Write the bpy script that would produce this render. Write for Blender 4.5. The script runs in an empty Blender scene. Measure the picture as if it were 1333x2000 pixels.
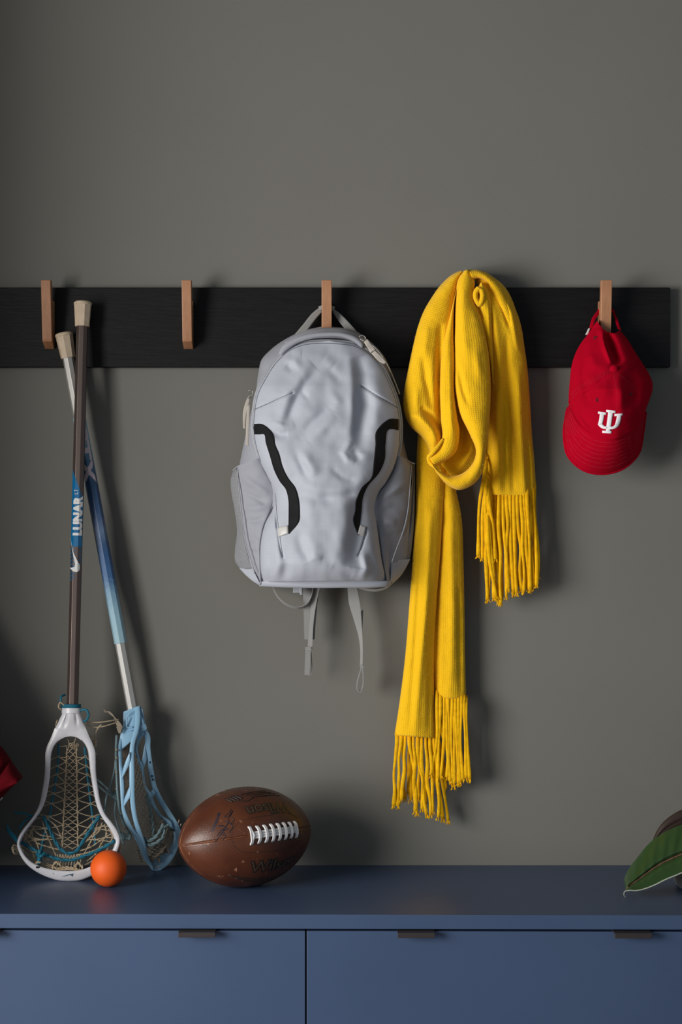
import bpy, bmesh, math, random
import numpy as np
from mathutils import Vector, noise
random.seed(7)
PI = math.pi

# ------------------------------------------------------------------ camera
DC, FP, ZB = 3.25, 3396.0, 0.46          # camera to wall (m), focal length in pixels of the 1333x2000 frame, bench top height
ZC = ZB + 0.66
scn = bpy.context.scene
COL = scn.collection
cd = bpy.data.cameras.new('camera'); cam = bpy.data.objects.new('camera', cd); COL.objects.link(cam)
cam.location = (0, -DC, ZC); cam.rotation_euler = (PI/2, 0, 0)
cd.sensor_fit = 'VERTICAL'; cd.sensor_height = 36.0; cd.lens = 36.0*FP/2000.0
cd.clip_start = 0.05; cd.clip_end = 50
scn.camera = cam
# ------------------------------------------------------------------ light
scn.view_settings.view_transform = 'Standard'; scn.view_settings.look = 'None'
scn.view_settings.gamma = 1.0; scn.view_settings.use_curve_mapping = False
scn.view_settings.exposure = 0.0
w = bpy.data.worlds.new('room_light'); scn.world = w; w.use_nodes = True
w.node_tree.nodes['Background'].inputs[0].default_value = (0.72, 0.87, 1.0, 1)
w.node_tree.nodes['Background'].inputs[1].default_value = 0.30
def area(name, loc, target, sx, sy, power, color=(1, 1, 1)):
    l = bpy.data.lights.new(name, 'AREA'); l.shape = 'RECTANGLE'; l.size = sx; l.size_y = sy; l.energy = power; l.color = color
    o = bpy.data.objects.new(name, l); COL.objects.link(o); o.location = loc
    o.rotation_euler = (Vector(target)-Vector(loc)).to_track_quat('-Z', 'Y').to_euler()
    return o
area('window_daylight', (-2.6, -2.3, 1.30), (0.35, 0, 1.1), 1.9, 1.2, 120, (1.0, 0.955, 0.885))
area('low_fill_light', (-2.5, -2.2, 0.55), (0.3, 0, 1.1), 1.1, 0.7, 34, (0.93, 0.97, 1.0))  # added low fill standing in for floor bounce, no window there

# ------------------------------------------------------------------ helpers
def P(px, py, d):
    s = (DC-d)/FP
    return Vector(((px-666.5)*s, -d, ZC-(py-1000.0)*s))
WORLD = {}
def wl(o):
    return WORLD.get(o.name, Vector((0, 0, 0))) if o else Vector((0, 0, 0))
def tag(o, label=None, cat=None, group=None, kind=None):
    if label: o['label'] = label
    if cat: o['category'] = cat
    if group: o['group'] = group
    if kind: o['kind'] = kind
    return o
def thing(name, loc, label, cat, group=None):
    o = bpy.data.objects.new(name, None); o.empty_display_size = 0.05; COL.objects.link(o)
    o.location = loc; WORLD[o.name] = Vector(loc)
    return tag(o, label, cat, group)

class MB:
    def __init__(s): s.v = []; s.f = []; s.uv = []
    def add(s, verts, faces, uvs=None):
        b = len(s.v); s.v.extend([tuple(map(float, q)) for q in verts]); s.f.extend([tuple(int(i)+b for i in f) for f in faces])
        s.uv.extend(uvs if uvs is not None else [(0.0, 0.0)]*len(verts)); return s
    def build(s, name, mat, parent=None, smooth=True, label=None, kind=None, bevel=0.0, autosm=None):
        o0 = wl(parent)
        me = bpy.data.meshes.new(name)
        me.from_pydata([(x-o0.x, y-o0.y, z-o0.z) for x, y, z in s.v], [], s.f)
        uvl = me.uv_layers.new(name='UVMap')
        li = np.empty(len(me.loops), dtype=np.int32); me.loops.foreach_get('vertex_index', li)
        uva = np.array(s.uv, dtype=np.float32)[li]; uvl.data.foreach_set('uv', uva.ravel())
        me.materials.append(mat)
        bm = bmesh.new(); bm.from_mesh(me); bmesh.ops.recalc_face_normals(bm, faces=bm.faces); bm.to_mesh(me); bm.free()
        if smooth:
            me.polygons.foreach_set('use_smooth', [True]*len(me.polygons))
            if autosm:
                try: me.set_sharp_from_angle(angle=math.radians(autosm))
                except Exception: pass
        me.update()
        o = bpy.data.objects.new(name, me); COL.objects.link(o)
        if parent: o.parent = parent
        WORLD[o.name] = o0.copy()
        if bevel:
            m = o.modifiers.new('bevel', 'BEVEL'); m.width = bevel; m.segments = 2; m.limit_method = 'ANGLE'; m.angle_limit = 0.6
        if label: o['label'] = label
        if kind: o['kind'] = kind
        return o

def box(mb, x0, x1, y0, y1, z0, z1):
    v = [(x0, y0, z0), (x1, y0, z0), (x1, y1, z0), (x0, y1, z0), (x0, y0, z1), (x1, y0, z1), (x1, y1, z1), (x0, y1, z1)]
    mb.add(v, [(0, 3, 2, 1), (4, 5, 6, 7), (0, 1, 5, 4), (1, 2, 6, 5), (2, 3, 7, 6), (3, 0, 4, 7)])
    return mb

def crv(pts, ts, tq):
    """smooth curve through pts at parameters ts, sampled at tq (monotone-ish cubic hermite)"""
    pts = np.array(pts, float); ts = np.array(ts, float); n = len(pts)
    if n == 2:
        f = ((tq-ts[0])/(ts[1]-ts[0]))[:, None]; return pts[0]*(1-f)+pts[1]*f
    dt = np.diff(ts)[:, None]; sl = np.diff(pts, axis=0)/dt
    m = np.zeros_like(pts); m[0] = sl[0]; m[-1] = sl[-1]
    m[1:-1] = (sl[:-1]*dt[1:]+sl[1:]*dt[:-1])/(dt[1:]+dt[:-1])
    k = np.clip(np.searchsorted(ts, tq, side='right')-1, 0, n-2)
    h = (ts[k+1]-ts[k]); s = ((tq-ts[k])/h)[:, None]; h = h[:, None]
    return (2*s**3-3*s**2+1)*pts[k]+(s**3-2*s**2+s)*h*m[k]+(-2*s**3+3*s**2)*pts[k+1]+(s**3-s**2)*h*m[k+1]
def path(pts, n):
    p = np.array(pts, float)
    c = np.concatenate([[0], np.cumsum(np.linalg.norm(np.diff(p, axis=0), axis=1)+1e-9)])
    return crv(p, c/c[-1], np.linspace(0, 1, n))
def pp(pts, n):
    """pixel path (px,py,d) -> world points"""
    return [P(*q) for q in path(pts, n)]

def ridges(PX, PY, lst):
    out = np.zeros_like(PX)
    for pts, wd, h in lst:
        best = np.full_like(PX, 1e9); at = np.zeros_like(PX); sl = [math.hypot(b[0]-a[0], b[1]-a[1]) for a, b in zip(pts[:-1], pts[1:])]; tot = sum(sl); run = 0
        for ((ax, ay), (bx, by)), l_ in zip(zip(pts[:-1], pts[1:]), sl):
            dx, dy = bx-ax, by-ay; L2 = dx*dx+dy*dy+1e-9
            t = np.clip(((PX-ax)*dx+(PY-ay)*dy)/L2, 0, 1)
            dd = (PX-ax-t*dx)**2+(PY-ay-t*dy)**2; cl = dd < best; best = np.where(cl, dd, best); at = np.where(cl, (run+t*l_)/tot, at); run += l_
        fl = 1.0 if wd < 2.5 else (0.25+0.75*np.power(np.clip(4*at*(1-at), 0, 1), .7)) if abs(h) < .009 else np.power(np.clip(4*at*(1-at), 0, 1), .6)
        out += h*fl*np.exp(-best/(wd*wd))
    return out
def wob(PX, PY, sc, seed=0.0, amp=1.0):
    a, b = PX/sc, PY/sc; fl = np.empty(PX.size); A, B = a.ravel(), b.ravel()
    for i in range(A.size): fl[i] = noise.noise((A[i]+seed, B[i]-seed, seed*1.7))
    return fl.reshape(PX.shape)*amp

def patch(mb, L, R, nt, nu, dfun, dback=None, sag=None, th=0.003, endcap=True):
    """sheet between two pixel curves; dfun(T,U,PX,PY) = distance from the wall of the front; closed by a back sheet"""
    L = np.array(L, float); R = np.array(R, float)
    if len(L) != len(R):
        L = path(L, 24); R = path(R, 24)
    seg = 0.5*(np.linalg.norm(np.diff(L, axis=0), axis=1)+np.linalg.norm(np.diff(R, axis=0), axis=1))+1e-6
    ts = np.concatenate([[0], np.cumsum(seg)]); ln = ts[-1]; ts = ts/ts[-1]
    tq = np.linspace(0, 1, nt); Lq = crv(L, ts, tq); Rq = crv(R, ts, tq)
    U, T = np.meshgrid(np.linspace(0, 1, nu), tq)
    PX = Lq[:, :1]*(1-U)+Rq[:, :1]*U; PY = Lq[:, 1:]*(1-U)+Rq[:, 1:]*U
    if sag is not None: PY = PY+sag(T, U)
    D = dfun(T, U, PX, PY)
    if np.isscalar(D): D = np.full_like(PX, D)
    B = (D-th) if dback is None else dback(T, U, PX, PY)
    if np.isscalar(B): B = np.full_like(PX, B)
    B = np.minimum(B, D-0.0004)
    wd = np.mean(np.linalg.norm(Lq-Rq, axis=1))
    def W(X, Y, Dp):
        s = (DC-Dp)/FP; return np.stack([(X-666.5)*s, -Dp, ZC-(Y-1000)*s], -1).reshape(-1, 3)
    F = W(PX, PY, D); K = W(PX, PY, B); n = nt*nu
    uv = np.stack([U*wd/1060.0, T*ln/1060.0], -1).reshape(-1, 2)
    idx = np.arange(n).reshape(nt, nu)
    a, b, c, d = idx[:-1, :-1].ravel(), idx[:-1, 1:].ravel(), idx[1:, 1:].ravel(), idx[1:, :-1].ravel()
    faces = list(zip(a, b, c, d))+list(zip(a+n, d+n, c+n, b+n))
    for i in range(nt-1):
        p, q = idx[i, 0], idx[i+1, 0]; faces.append((p, q, q+n, p+n))
        p, q = idx[i, -1], idx[i+1, -1]; faces.append((q, p, p+n, q+n))
    for j in range(nu-1):
        p, q = idx[0, j], idx[0, j+1]; faces.append((q, p, p+n, q+n))
        p, q = idx[-1, j], idx[-1, j+1]; faces.append((p, q, q+n, p+n))
    uvl = [tuple(x) for x in uv]
    mb.add(np.concatenate([F, K]), faces, uvl+uvl)
    return PX, PY, D

class Surf:
    """depth lookup over a patch"""
    def __init__(s, *grids):
        s.x = np.concatenate([g[0].ravel() for g in grids]); s.y = np.concatenate([g[1].ravel() for g in grids]); s.d = np.concatenate([g[2].ravel() for g in grids])
    def __call__(s, PX, PY):
        X, Y = np.atleast_1d(PX).ravel(), np.atleast_1d(PY).ravel(); o = np.empty(X.size)
        for i in range(X.size):
            r = (s.x-X[i])**2+(s.y-Y[i])**2; k = np.argpartition(r, 3)[:4]; wt = 1/(r[k]+0.05); o[i] = (s.d[k]*wt).sum()/wt.sum()
        return o.reshape(np.shape(PX)) if np.shape(PX) else float(o[0])
def decal(mb, L, R, nt, nu, surf, eps=0.0008):
    return patch(mb, L, R, nt, nu, lambda T, U, X, Y: surf(X, Y)+eps, th=eps*0.9)

def frames(pts):
    pts = [Vector(p) for p in pts]; n = len(pts); tg = []
    for i in range(n):
        t = pts[min(i+1, n-1)]-pts[max(i-1, 0)]
        tg.append(t.normalized() if t.length > 1e-9 else Vector((0, 0, 1)))
    a = Vector((0, 1, 0)) if abs(tg[0].y) < 0.9 else Vector((1, 0, 0))
    nrm = (a-tg[0]*a.dot(tg[0])).normalized(); out = []
    for i in range(n):
        nrm = (nrm-tg[i]*nrm.dot(tg[i]))
        nrm = nrm.normalized() if nrm.length > 1e-6 else Vector((0, 1, 0))
        out.append((pts[i], tg[i], nrm, tg[i].cross(nrm)))
    return out
def tube(mb, pts, r, n=8, closed=False, cap=True, flat=1.0):
    fr = frames(pts); m = len(fr); v = []; ln = 0; uv = []
    for i, (p, t, a, b) in enumerate(fr):
        rr = r(i/(m-1)) if callable(r) else r
        if i: ln += (fr[i][0]-fr[i-1][0]).length
        for k in range(n):
            an = 2*PI*k/n; v.append(p+a*math.cos(an)*rr*flat+b*math.sin(an)*rr); uv.append((k/n*2*PI*rr, ln))
    f = []
    for i in range(m-1 if not closed else m):
        j = (i+1) % m
        for k in range(n):
            f.append((i*n+k, i*n+(k+1) % n, j*n+(k+1) % n, j*n+k))
    if cap and not closed:
        f.append(tuple(range(n-1, -1, -1))); f.append(tuple((m-1)*n+k for k in range(n)))
    mb.add(v, f, uv); return mb
def ribbon(mb, pts, wv, th):
    """flat band along pts; wv width vector (callable of t or fixed)"""
    pts = [Vector(p) for p in pts]; n = len(pts); v = []; f = []; uv = []; ln = 0
    for i, p in enumerate(pts):
        t = (pts[min(i+1, n-1)]-pts[max(i-1, 0)]).normalized(); wv_ = wv(i/(n-1)) if callable(wv) else Vector(wv)
        if i: ln += (p-pts[i-1]).length
        nn = t.cross(wv_).normalized()*th/2; h = wv_/2
        v += [p-h-nn, p+h-nn, p+h+nn, p-h+nn]; uv += [(0, ln), (wv_.length, ln), (wv_.length, ln), (0, ln)]
    for i in range(n-1):
        for k in range(4): f.append((i*4+k, i*4+(k+1) % 4, (i+1)*4+(k+1) % 4, (i+1)*4+k))
    f += [(3, 2, 1, 0), tuple((n-1)*4+k for k in range(4))]
    mb.add(v, f, uv); return mb
def twisted(mb, pts, r, pitch=0.012, n=6):
    fr = frames(pts); ln = 0; A, B = [], []
    for i, (p, t, a, b) in enumerate(fr):
        if i: ln += (fr[i][0]-fr[i-1][0]).length
        an = ln/pitch*PI; o = (a*math.cos(an)+b*math.sin(an))*r*0.8
        A.append(p+o); B.append(p-o)
    tube(mb, A, r, n); tube(mb, B, r, n); return mb
def ball(mb, c, r, nu=12, nv=8, sx=1, sy=1, sz=1):
    c = Vector(c); v = [c+Vector((0, 0, r*sz))]; f = []
    for i in range(1, nv):
        th = PI*i/nv
        for k in range(nu):
            ph = 2*PI*k/nu; v.append(c+Vector((r*sx*math.sin(th)*math.cos(ph), r*sy*math.sin(th)*math.sin(ph), r*sz*math.cos(th))))
    v.append(c-Vector((0, 0, r*sz))); e = len(v)-1
    for k in range(nu):
        f.append((0, 1+k, 1+(k+1) % nu)); f.append((e, e-nu+(k+1) % nu, e-nu+k))
    for i in range(nv-2):
        for k in range(nu): f.append((1+i*nu+k, 1+(i+1)*nu+k, 1+(i+1)*nu+(k+1) % nu, 1+i*nu+(k+1) % nu))
    mb.add(v, f); return mb
def text_shape(s, size, bold=0.0, shear=0.0, spacing=1.0):
    cu = bpy.data.curves.new('lettering', 'FONT'); cu.body = s; cu.size = size; cu.offset = bold; cu.shear = shear; cu.space_character = spacing
    cu.align_x = 'CENTER'; cu.align_y = 'CENTER'; cu.resolution_u = 4
    o = bpy.data.objects.new('lettering', cu); COL.objects.link(o)
    me = bpy.data.meshes.new_from_object(o.evaluated_get(bpy.context.evaluated_depsgraph_get()))
    v = [(q.co.x, q.co.y) for q in me.vertices]; f = [tuple(p.vertices) for p in me.polygons]
    bpy.data.objects.remove(o); bpy.data.meshes.remove(me); bpy.data.curves.remove(cu)
    return v, f
def wrap_flat(mb, v2, f2, fn, cutx=(), cuty=(), th=0.0):
    """slice a flat shape at lines, then send each vertex through fn(x,y)->Vector"""
    bm = bmesh.new(); vs = [bm.verts.new((x, y, 0)) for x, y in v2]
    for f in f2:
        try: bm.faces.new([vs[i] for i in f])
        except ValueError: pass
    for c in cutx: bmesh.ops.bisect_plane(bm, geom=bm.verts[:]+bm.edges[:]+bm.faces[:], plane_co=(c, 0, 0), plane_no=(1, 0, 0))
    for c in cuty: bmesh.ops.bisect_plane(bm, geom=bm.verts[:]+bm.edges[:]+bm.faces[:], plane_co=(0, c, 0), plane_no=(0, 1, 0))
    bm.verts.index_update()
    mb.add([fn(q.co.x, q.co.y) for q in bm.verts], [tuple(q.index for q in f.verts) for f in bm.faces]); bm.free(); return mb

# ------------------------------------------------------------------ materials
def mat(name, col, rough=0.6, bump=None, bscale=100.0, bdist=0.001, col2=None, cscale=8.0, cstretch=(1, 1, 1), metal=0.0, spec=0.5, sheen=0.0, bstretch=(1, 1, 1), coat=0.0, cramp=(0.35, 0.65), detail=3.0, coords='Object', ssub=0.0):
    m = bpy.data.materials.new(name); m.use_nodes = True; nt = m.node_tree; N = nt.nodes; K = nt.links
    b = N['Principled BSDF']; b.inputs['Base Color'].default_value = (*col, 1); b.inputs['Roughness'].default_value = rough
    b.inputs['Metallic'].default_value = metal; b.inputs['Specular IOR Level'].default_value = spec
    b.inputs['Sheen Weight'].default_value = sheen; b.inputs['Coat Weight'].default_value = coat; b.inputs['Coat Roughness'].default_value = 0.25
    tc = N.new('ShaderNodeTexCoord')
    def mp(st):
        q = N.new('ShaderNodeMapping'); q.inputs['Scale'].default_value = st; K.new(tc.outputs[coords], q.inputs[0]); return q.outputs[0]
    if col2:
        n = N.new('ShaderNodeTexNoise'); n.inputs['Scale'].default_value = cscale; n.inputs['Detail'].default_value = detail; K.new(mp(cstretch), n.inputs['Vector'])
        r = N.new('ShaderNodeValToRGB'); r.color_ramp.elements[0].position = cramp[0]; r.color_ramp.elements[1].position = cramp[1]
        r.color_ramp.elements[0].color = (*col, 1); r.color_ramp.elements[1].color = (*col2, 1)
        K.new(n.outputs['Fac'], r.inputs[0]); K.new(r.outputs[0], b.inputs['Base Color'])
    if bump:
        bp = N.new('ShaderNodeBump'); bp.inputs['Distance'].default_value = bdist; bp.inputs['Strength'].default_value = bump
        n = N.new('ShaderNodeTexNoise'); n.inputs['Scale'].default_value = bscale; n.inputs['Detail'].default_value = 4; K.new(mp(bstretch), n.inputs['Vector'])
        K.new(n.outputs['Fac'], bp.inputs['Height']); K.new(bp.outputs[0], b.inputs['Normal'])
    return m
def node_math(nt, op, a, b=None):
    n = nt.nodes.new('ShaderNodeMath'); n.operation = op
    for i, x in enumerate((a, b)):
        if x is None: continue
        if isinstance(x, (int, float)): n.inputs[i].default_value = x
        else: nt.links.new(x, n.inputs[i])
    return n.outputs[0]
def weave(name, col, dark, fx, fy, strength, dist, rough=0.85, sheen=0.2, mix=0.35, fuzz=0.0, power=1.0):
    """woven or knitted cloth: a grid of stitches in uv metres"""
    m = bpy.data.materials.new(name); m.use_nodes = True; nt = m.node_tree; N = nt.nodes; K = nt.links
    b = N['Principled BSDF']; b.inputs['Roughness'].default_value = rough; b.inputs['Sheen Weight'].default_value = sheen; b.inputs['Specular IOR Level'].default_value = 0.25
    uv = N.new('ShaderNodeUVMap'); uv.uv_map = 'UVMap'
    nz = N.new('ShaderNodeTexNoise'); nz.inputs['Scale'].default_value = 55; K.new(uv.outputs[0], nz.inputs['Vector'])
    sp = N.new('ShaderNodeSeparateXYZ'); K.new(uv.outputs[0], sp.inputs[0])
    wv = node_math(nt, 'MULTIPLY', node_math(nt, 'SUBTRACT', nz.outputs['Fac'], 0.5), 5.0 if fuzz else 1.0)
    sx = node_math(nt, 'SINE', node_math(nt, 'ADD', node_math(nt, 'MULTIPLY', sp.outputs[0], fx*2*PI), wv))
    sy = node_math(nt, 'SINE', node_math(nt, 'ADD', node_math(nt, 'MULTIPLY', sp.outputs[1], fy*2*PI), wv))
    h = node_math(nt, 'MULTIPLY', node_math(nt, 'ADD', sx, 1.0), node_math(nt, 'ADD', sy, 1.0))
    h = node_math(nt, 'POWER', node_math(nt, 'MULTIPLY', h, 0.25), power)
    n2 = N.new('ShaderNodeTexNoise'); n2.inputs['Scale'].default_value = 900 if fuzz else 1500; K.new(uv.outputs[0], n2.inputs['Vector'])
    hh = node_math(nt, 'ADD', h, node_math(nt, 'MULTIPLY', n2.outputs['Fac'], 0.6+fuzz))
    bp = N.new('ShaderNodeBump'); bp.inputs['Strength'].default_value = strength; bp.inputs['Distance'].default_value = dist
    K.new(hh, bp.inputs['Height']); K.new(bp.outputs[0], b.inputs['Normal'])
    mx = N.new('ShaderNodeMix'); mx.data_type = 'RGBA'; mx.inputs[6].default_value = (*dark, 1); mx.inputs[7].default_value = (*col, 1)
    n3 = N.new('ShaderNodeTexNoise'); n3.inputs['Scale'].default_value = 28; K.new(uv.outputs[0], n3.inputs['Vector'])
    fac = node_math(nt, 'ADD', node_math(nt, 'MULTIPLY', h, mix), 1-mix*0.9)
    fac = node_math(nt, 'MINIMUM', node_math(nt, 'MULTIPLY', fac, node_math(nt, 'ADD', node_math(nt, 'MULTIPLY', n3.outputs['Fac'], 0.25), 0.87)), 1.0)
    K.new(fac, mx.inputs[0]); K.new(mx.outputs[2], b.inputs['Base Color'])
    return m

M_wall = mat('wall_paint', (0.158, 0.154, 0.137), 0.62, bump=0.22, bscale=260, bdist=0.0006, col2=(0.165, 0.161, 0.144), cscale=3, spec=0.4)
M_side = mat('side_wall_paint', (0.12, 0.118, 0.106), 0.7)
M_floor = mat('floor_boards', (0.16, 0.10, 0.06), 0.5, col2=(0.22, 0.14, 0.085), cscale=6, cstretch=(1, 12, 1))
M_board = mat('black_oak', (0.0038, 0.0036, 0.0040), 0.5, bump=0.55, bscale=30, bdist=0.0012, bstretch=(1, 8, 14), col2=(0.0065, 0.006, 0.0066), cscale=14, cstretch=(1, 8, 14), spec=0.22)
M_beech = mat('beech', (0.44, 0.215, 0.110), 0.5, bump=0.15, bscale=220, bdist=0.0004, bstretch=(3, 3, 0.5), col2=(0.32, 0.145, 0.070), cscale=60, cstretch=(1.6, 1.6, 0.5), cramp=(0.3, 0.75), detail=6)
M_blue = mat('blue_lacquer', (0.048, 0.080, 0.158), 0.40, bump=0.06, bscale=120, bdist=0.0004, spec=0.45, col2=(0.045, 0.076, 0.151), cscale=5)
M_dark = mat('cabinet_inside', (0.006, 0.007, 0.010), 0.8)
M_bronze = mat('bronze_pull', (0.060, 0.052, 0.052), 0.5, metal=0.6, bump=0.2, bscale=160, bdist=0.0004)
M_pack = weave('pack_cloth', (0.425, 0.445, 0.51), (0.28, 0.295, 0.345), 420, 420, 0.16, 0.0004, rough=0.62, sheen=0.1, mix=0.25)
M_pack2 = weave('pack_panel_cloth', (0.325, 0.335, 0.38), (0.21, 0.215, 0.25), 420, 420, 0.16, 0.0004, rough=0.7, sheen=0.1, mix=0.25)
M_piping = mat('pack_piping', (0.33, 0.34, 0.375), 0.6)
M_web = weave('webbing', (0.30, 0.295, 0.29), (0.17, 0.168, 0.165), 300, 900, 0.5, 0.0004, rough=0.75, mix=0.3)
M_tape = mat('black_tape', (0.0055, 0.0055, 0.0065), 0.75, bump=0.1, bscale=500, bdist=0.0003, spec=0.2)
M_reflect = mat('reflective_tab', (0.50, 0.49, 0.48), 0.35)
M_zip = mat('zip_metal', (0.35, 0.34, 0.33), 0.35, metal=0.8)
M_pull = mat('zip_pull', (0.42, 0.38, 0.34), 0.6)
M_yellow = weave('yellow_knit', (0.94, 0.545, 0.006), (0.72, 0.36, 0.003), 330, 262, 0.55, 0.0012, rough=0.95, sheen=0.12, mix=0.24, fuzz=1.3)
M_fringe = mat('yellow_fringe', (0.90, 0.50, 0.006), 0.95, bump=0.7, bscale=700, bdist=0.0008, col2=(0.76, 0.39, 0.004), cscale=90, spec=0.15)
M_fuzz = mat('yellow_fuzz', (0.84, 0.52, 0.02), 0.9)
M_red = mat('red_twill', (0.40, 0.0006, 0.015), 0.95, bump=0.5, bscale=1100, bdist=0.0005, col2=(0.35, 0.0005, 0.012), cscale=14, spec=0.06)
M_redstitch = mat('red_thread', (0.40, 0.012, 0.025), 0.8)
M_white_thread = mat('white_embroidery', (0.78, 0.76, 0.80), 0.7, bump=0.4, bscale=700, bdist=0.0004, bstretch=(1, 1, 4))
M_eyelet = mat('eyelet', (0.10, 0.004, 0.01), 0.8)
M_redcloth = mat('dark_red_cloth', (0.085, 0.0015, 0.005), 0.95, spec=0.1, bump=0.4, bscale=500, bdist=0.0006)
M_whitecloth = mat('white_cloth', (0.6, 0.58, 0.57), 0.8)
M_whiteplastic = mat('white_plastic', (0.66, 0.66, 0.71), 0.32, bump=0.05, bscale=60, bdist=0.0005, col2=(0.60, 0.59, 0.62), cscale=30, spec=0.5)
M_blueplastic = mat('pale_blue_plastic', (0.27, 0.48, 0.66), 0.36, bump=0.05, bscale=60, bdist=0.0005, spec=0.5)
M_shaft1 = mat('brown_anodised', (0.115, 0.085, 0.076), 0.40, metal=0.6, bump=0.03, bscale=300, bdist=0.0003)
M_shaft2 = mat('silver_anodised', (0.46, 0.45, 0.43), 0.42, metal=0.45, bump=0.03, bscale=300, bdist=0.0003)
M_cap = mat('rubber_end_cap', (0.62, 0.50, 0.37), 0.6, bump=0.2, bscale=150, bdist=0.0005, col2=(0.55, 0.43, 0.31), cscale=60)
M_teal = mat('teal_cord', (0.003, 0.14, 0.22), 0.6, bump=0.6, bscale=1500, bdist=0.0004)
M_tan = mat('tan_cord', (0.50, 0.40, 0.27), 0.8, bump=0.5, bscale=1500, bdist=0.0004, col2=(0.40, 0.31, 0.20), cscale=60)
M_tan2 = mat('grey_tan_cord', (0.33, 0.27, 0.20), 0.8, bump=0.5, bscale=1500, bdist=0.0004, col2=(0.25, 0.21, 0.165), cscale=60)
M_greyblue = mat('grey_blue_cord', (0.17, 0.25, 0.27), 0.75, bump=0.5, bscale=1500, bdist=0.0004)
M_bluemark = mat('blue_print', (0.0, 0.13, 0.32), 0.4)
M_whitemark = mat('white_print', (0.75, 0.75, 0.75), 0.45)
M_pinkmark = mat('pale_pink_print', (0.62, 0.52, 0.58), 0.45)
M_navymark = mat('navy_print', (0.01, 0.06, 0.12), 0.5)
M_orange = mat('orange_rubber', (0.84, 0.115, 0.010), 0.55, bump=0.25, bscale=500, bdist=0.0003, col2=(0.78, 0.10, 0.009), cscale=20, spec=0.4)
M_lace = mat('white_lace', (0.76, 0.75, 0.76), 0.6, bump=0.3, bscale=700, bdist=0.0003)
M_ink = mat('dark_ink', (0.010, 0.012, 0.012), 0.5)
M_signink = mat('signature_ink', (0.010, 0.012, 0.025), 0.5)
M_gild = mat('faded_gilt', (0.085, 0.043, 0.022), 0.5)
M_leaf = mat('rubber_leaf', (0.024, 0.056, 0.016), 0.22, bump=0.25, bscale=90, bdist=0.0010, bstretch=(1, 1, 1), col2=(0.032, 0.070, 0.020), cscale=8, spec=0.6)
M_leafback = mat('leaf_underside', (0.026, 0.013, 0.008), 0.5)
M_midrib = mat('leaf_midrib', (0.16, 0.075, 0.05), 0.5)
M_rim = mat('leaf_rim', (0.42, 0.45, 0.36), 0.4)
M_pot = mat('plant_pot', (0.17, 0.175, 0.18), 0.6)
M_soil = mat('potting_soil', (0.02, 0.013, 0.008), 0.9, bump=0.8, bscale=150, bdist=0.003)
def m_leather():
    m = mat('football_leather', (0.09, 0.026, 0.010), 0.36, spec=0.5); nt = m.node_tree; N = nt.nodes; K = nt.links; b = N['Principled BSDF']
    tc = N.new('ShaderNodeTexCoord')
    vo = N.new('ShaderNodeTexVoronoi'); vo.inputs['Scale'].default_value = 620; K.new(tc.outputs['Object'], vo.inputs['Vector'])
    bp = N.new('ShaderNodeBump'); bp.inputs['Strength'].default_value = 0.36; bp.inputs['Distance'].default_value = 0.0005; bp.invert = True
    K.new(vo.outputs['Distance'], bp.inputs['Height']); K.new(bp.outputs[0], b.inputs['Normal'])
    n1 = N.new('ShaderNodeTexNoise'); n1.inputs['Scale'].default_value = 16; n1.inputs['Detail'].default_value = 6; K.new(tc.outputs['Object'], n1.inputs['Vector'])
    r1 = N.new('ShaderNodeValToRGB'); r1.color_ramp.elements[0].position = .32; r1.color_ramp.elements[1].position = .72
    r1.color_ramp.elements[0].color = (0.058, 0.0155, 0.0075, 1); r1.color_ramp.elements[1].color = (0.112, 0.034, 0.014, 1); K.new(n1.outputs['Fac'], r1.inputs[0])
    n2 = N.new('ShaderNodeTexNoise'); n2.inputs['Scale'].default_value = 75; n2.inputs['Detail'].default_value = 5; K.new(tc.outputs['Object'], n2.inputs['Vector'])
    r2 = N.new('ShaderNodeValToRGB'); r2.color_ramp.elements[0].position = .66; r2.color_ramp.elements[1].position = .72; K.new(n2.outputs['Fac'], r2.inputs[0])
    mx = N.new('ShaderNodeMix'); mx.data_type = 'RGBA'; mx.inputs[7].default_value = (0.36, 0.17, 0.09, 1)
    K.new(r2.outputs[0], mx.inputs[0]); K.new(r1.outputs[0], mx.inputs[6]); K.new(mx.outputs[2], b.inputs['Base Color'])
    return m
M_leather = m_leather()
M_seam = mat('worn_seam', (0.24, 0.085, 0.030), 0.6, col2=(0.09, 0.028, 0.012), cscale=120)
def m_mesh():
    m = bpy.data.materials.new('pocket_mesh'); m.use_nodes = True; nt = m.node_tree; N = nt.nodes; K = nt.links; b = N['Principled BSDF']; b.inputs['Roughness'].default_value = 0.7
    uv = N.new('ShaderNodeUVMap'); uv.uv_map = 'UVMap'; sp = N.new('ShaderNodeSeparateXYZ'); K.new(uv.outputs[0], sp.inputs[0])
    a = node_math(nt, 'MULTIPLY', node_math(nt, 'ADD', sp.outputs[0], sp.outputs[1]), 2*PI*230)
    c = node_math(nt, 'MULTIPLY', node_math(nt, 'SUBTRACT', sp.outputs[0], sp.outputs[1]), 2*PI*230)
    h = node_math(nt, 'MULTIPLY', node_math(nt, 'SINE', a), node_math(nt, 'SINE', c))
    g = node_math(nt, 'GREATER_THAN', node_math(nt, 'ABSOLUTE', h), 0.42)
    mx = N.new('ShaderNodeMix'); mx.data_type = 'RGBA'; mx.inputs[6].default_value = (0.42, 0.43, 0.46, 1); mx.inputs[7].default_value = (0.035, 0.036, 0.04, 1)
    K.new(g, mx.inputs[0]); K.new(mx.outputs[2], b.inputs['Base Color'])
    bp = N.new('ShaderNodeBump'); bp.invert = True; bp.inputs['Distance'].default_value = 0.001; K.new(g, bp.inputs['Height']); K.new(bp.outputs[0], b.inputs['Normal'])
    return m
M_mesh = m_mesh()
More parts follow.
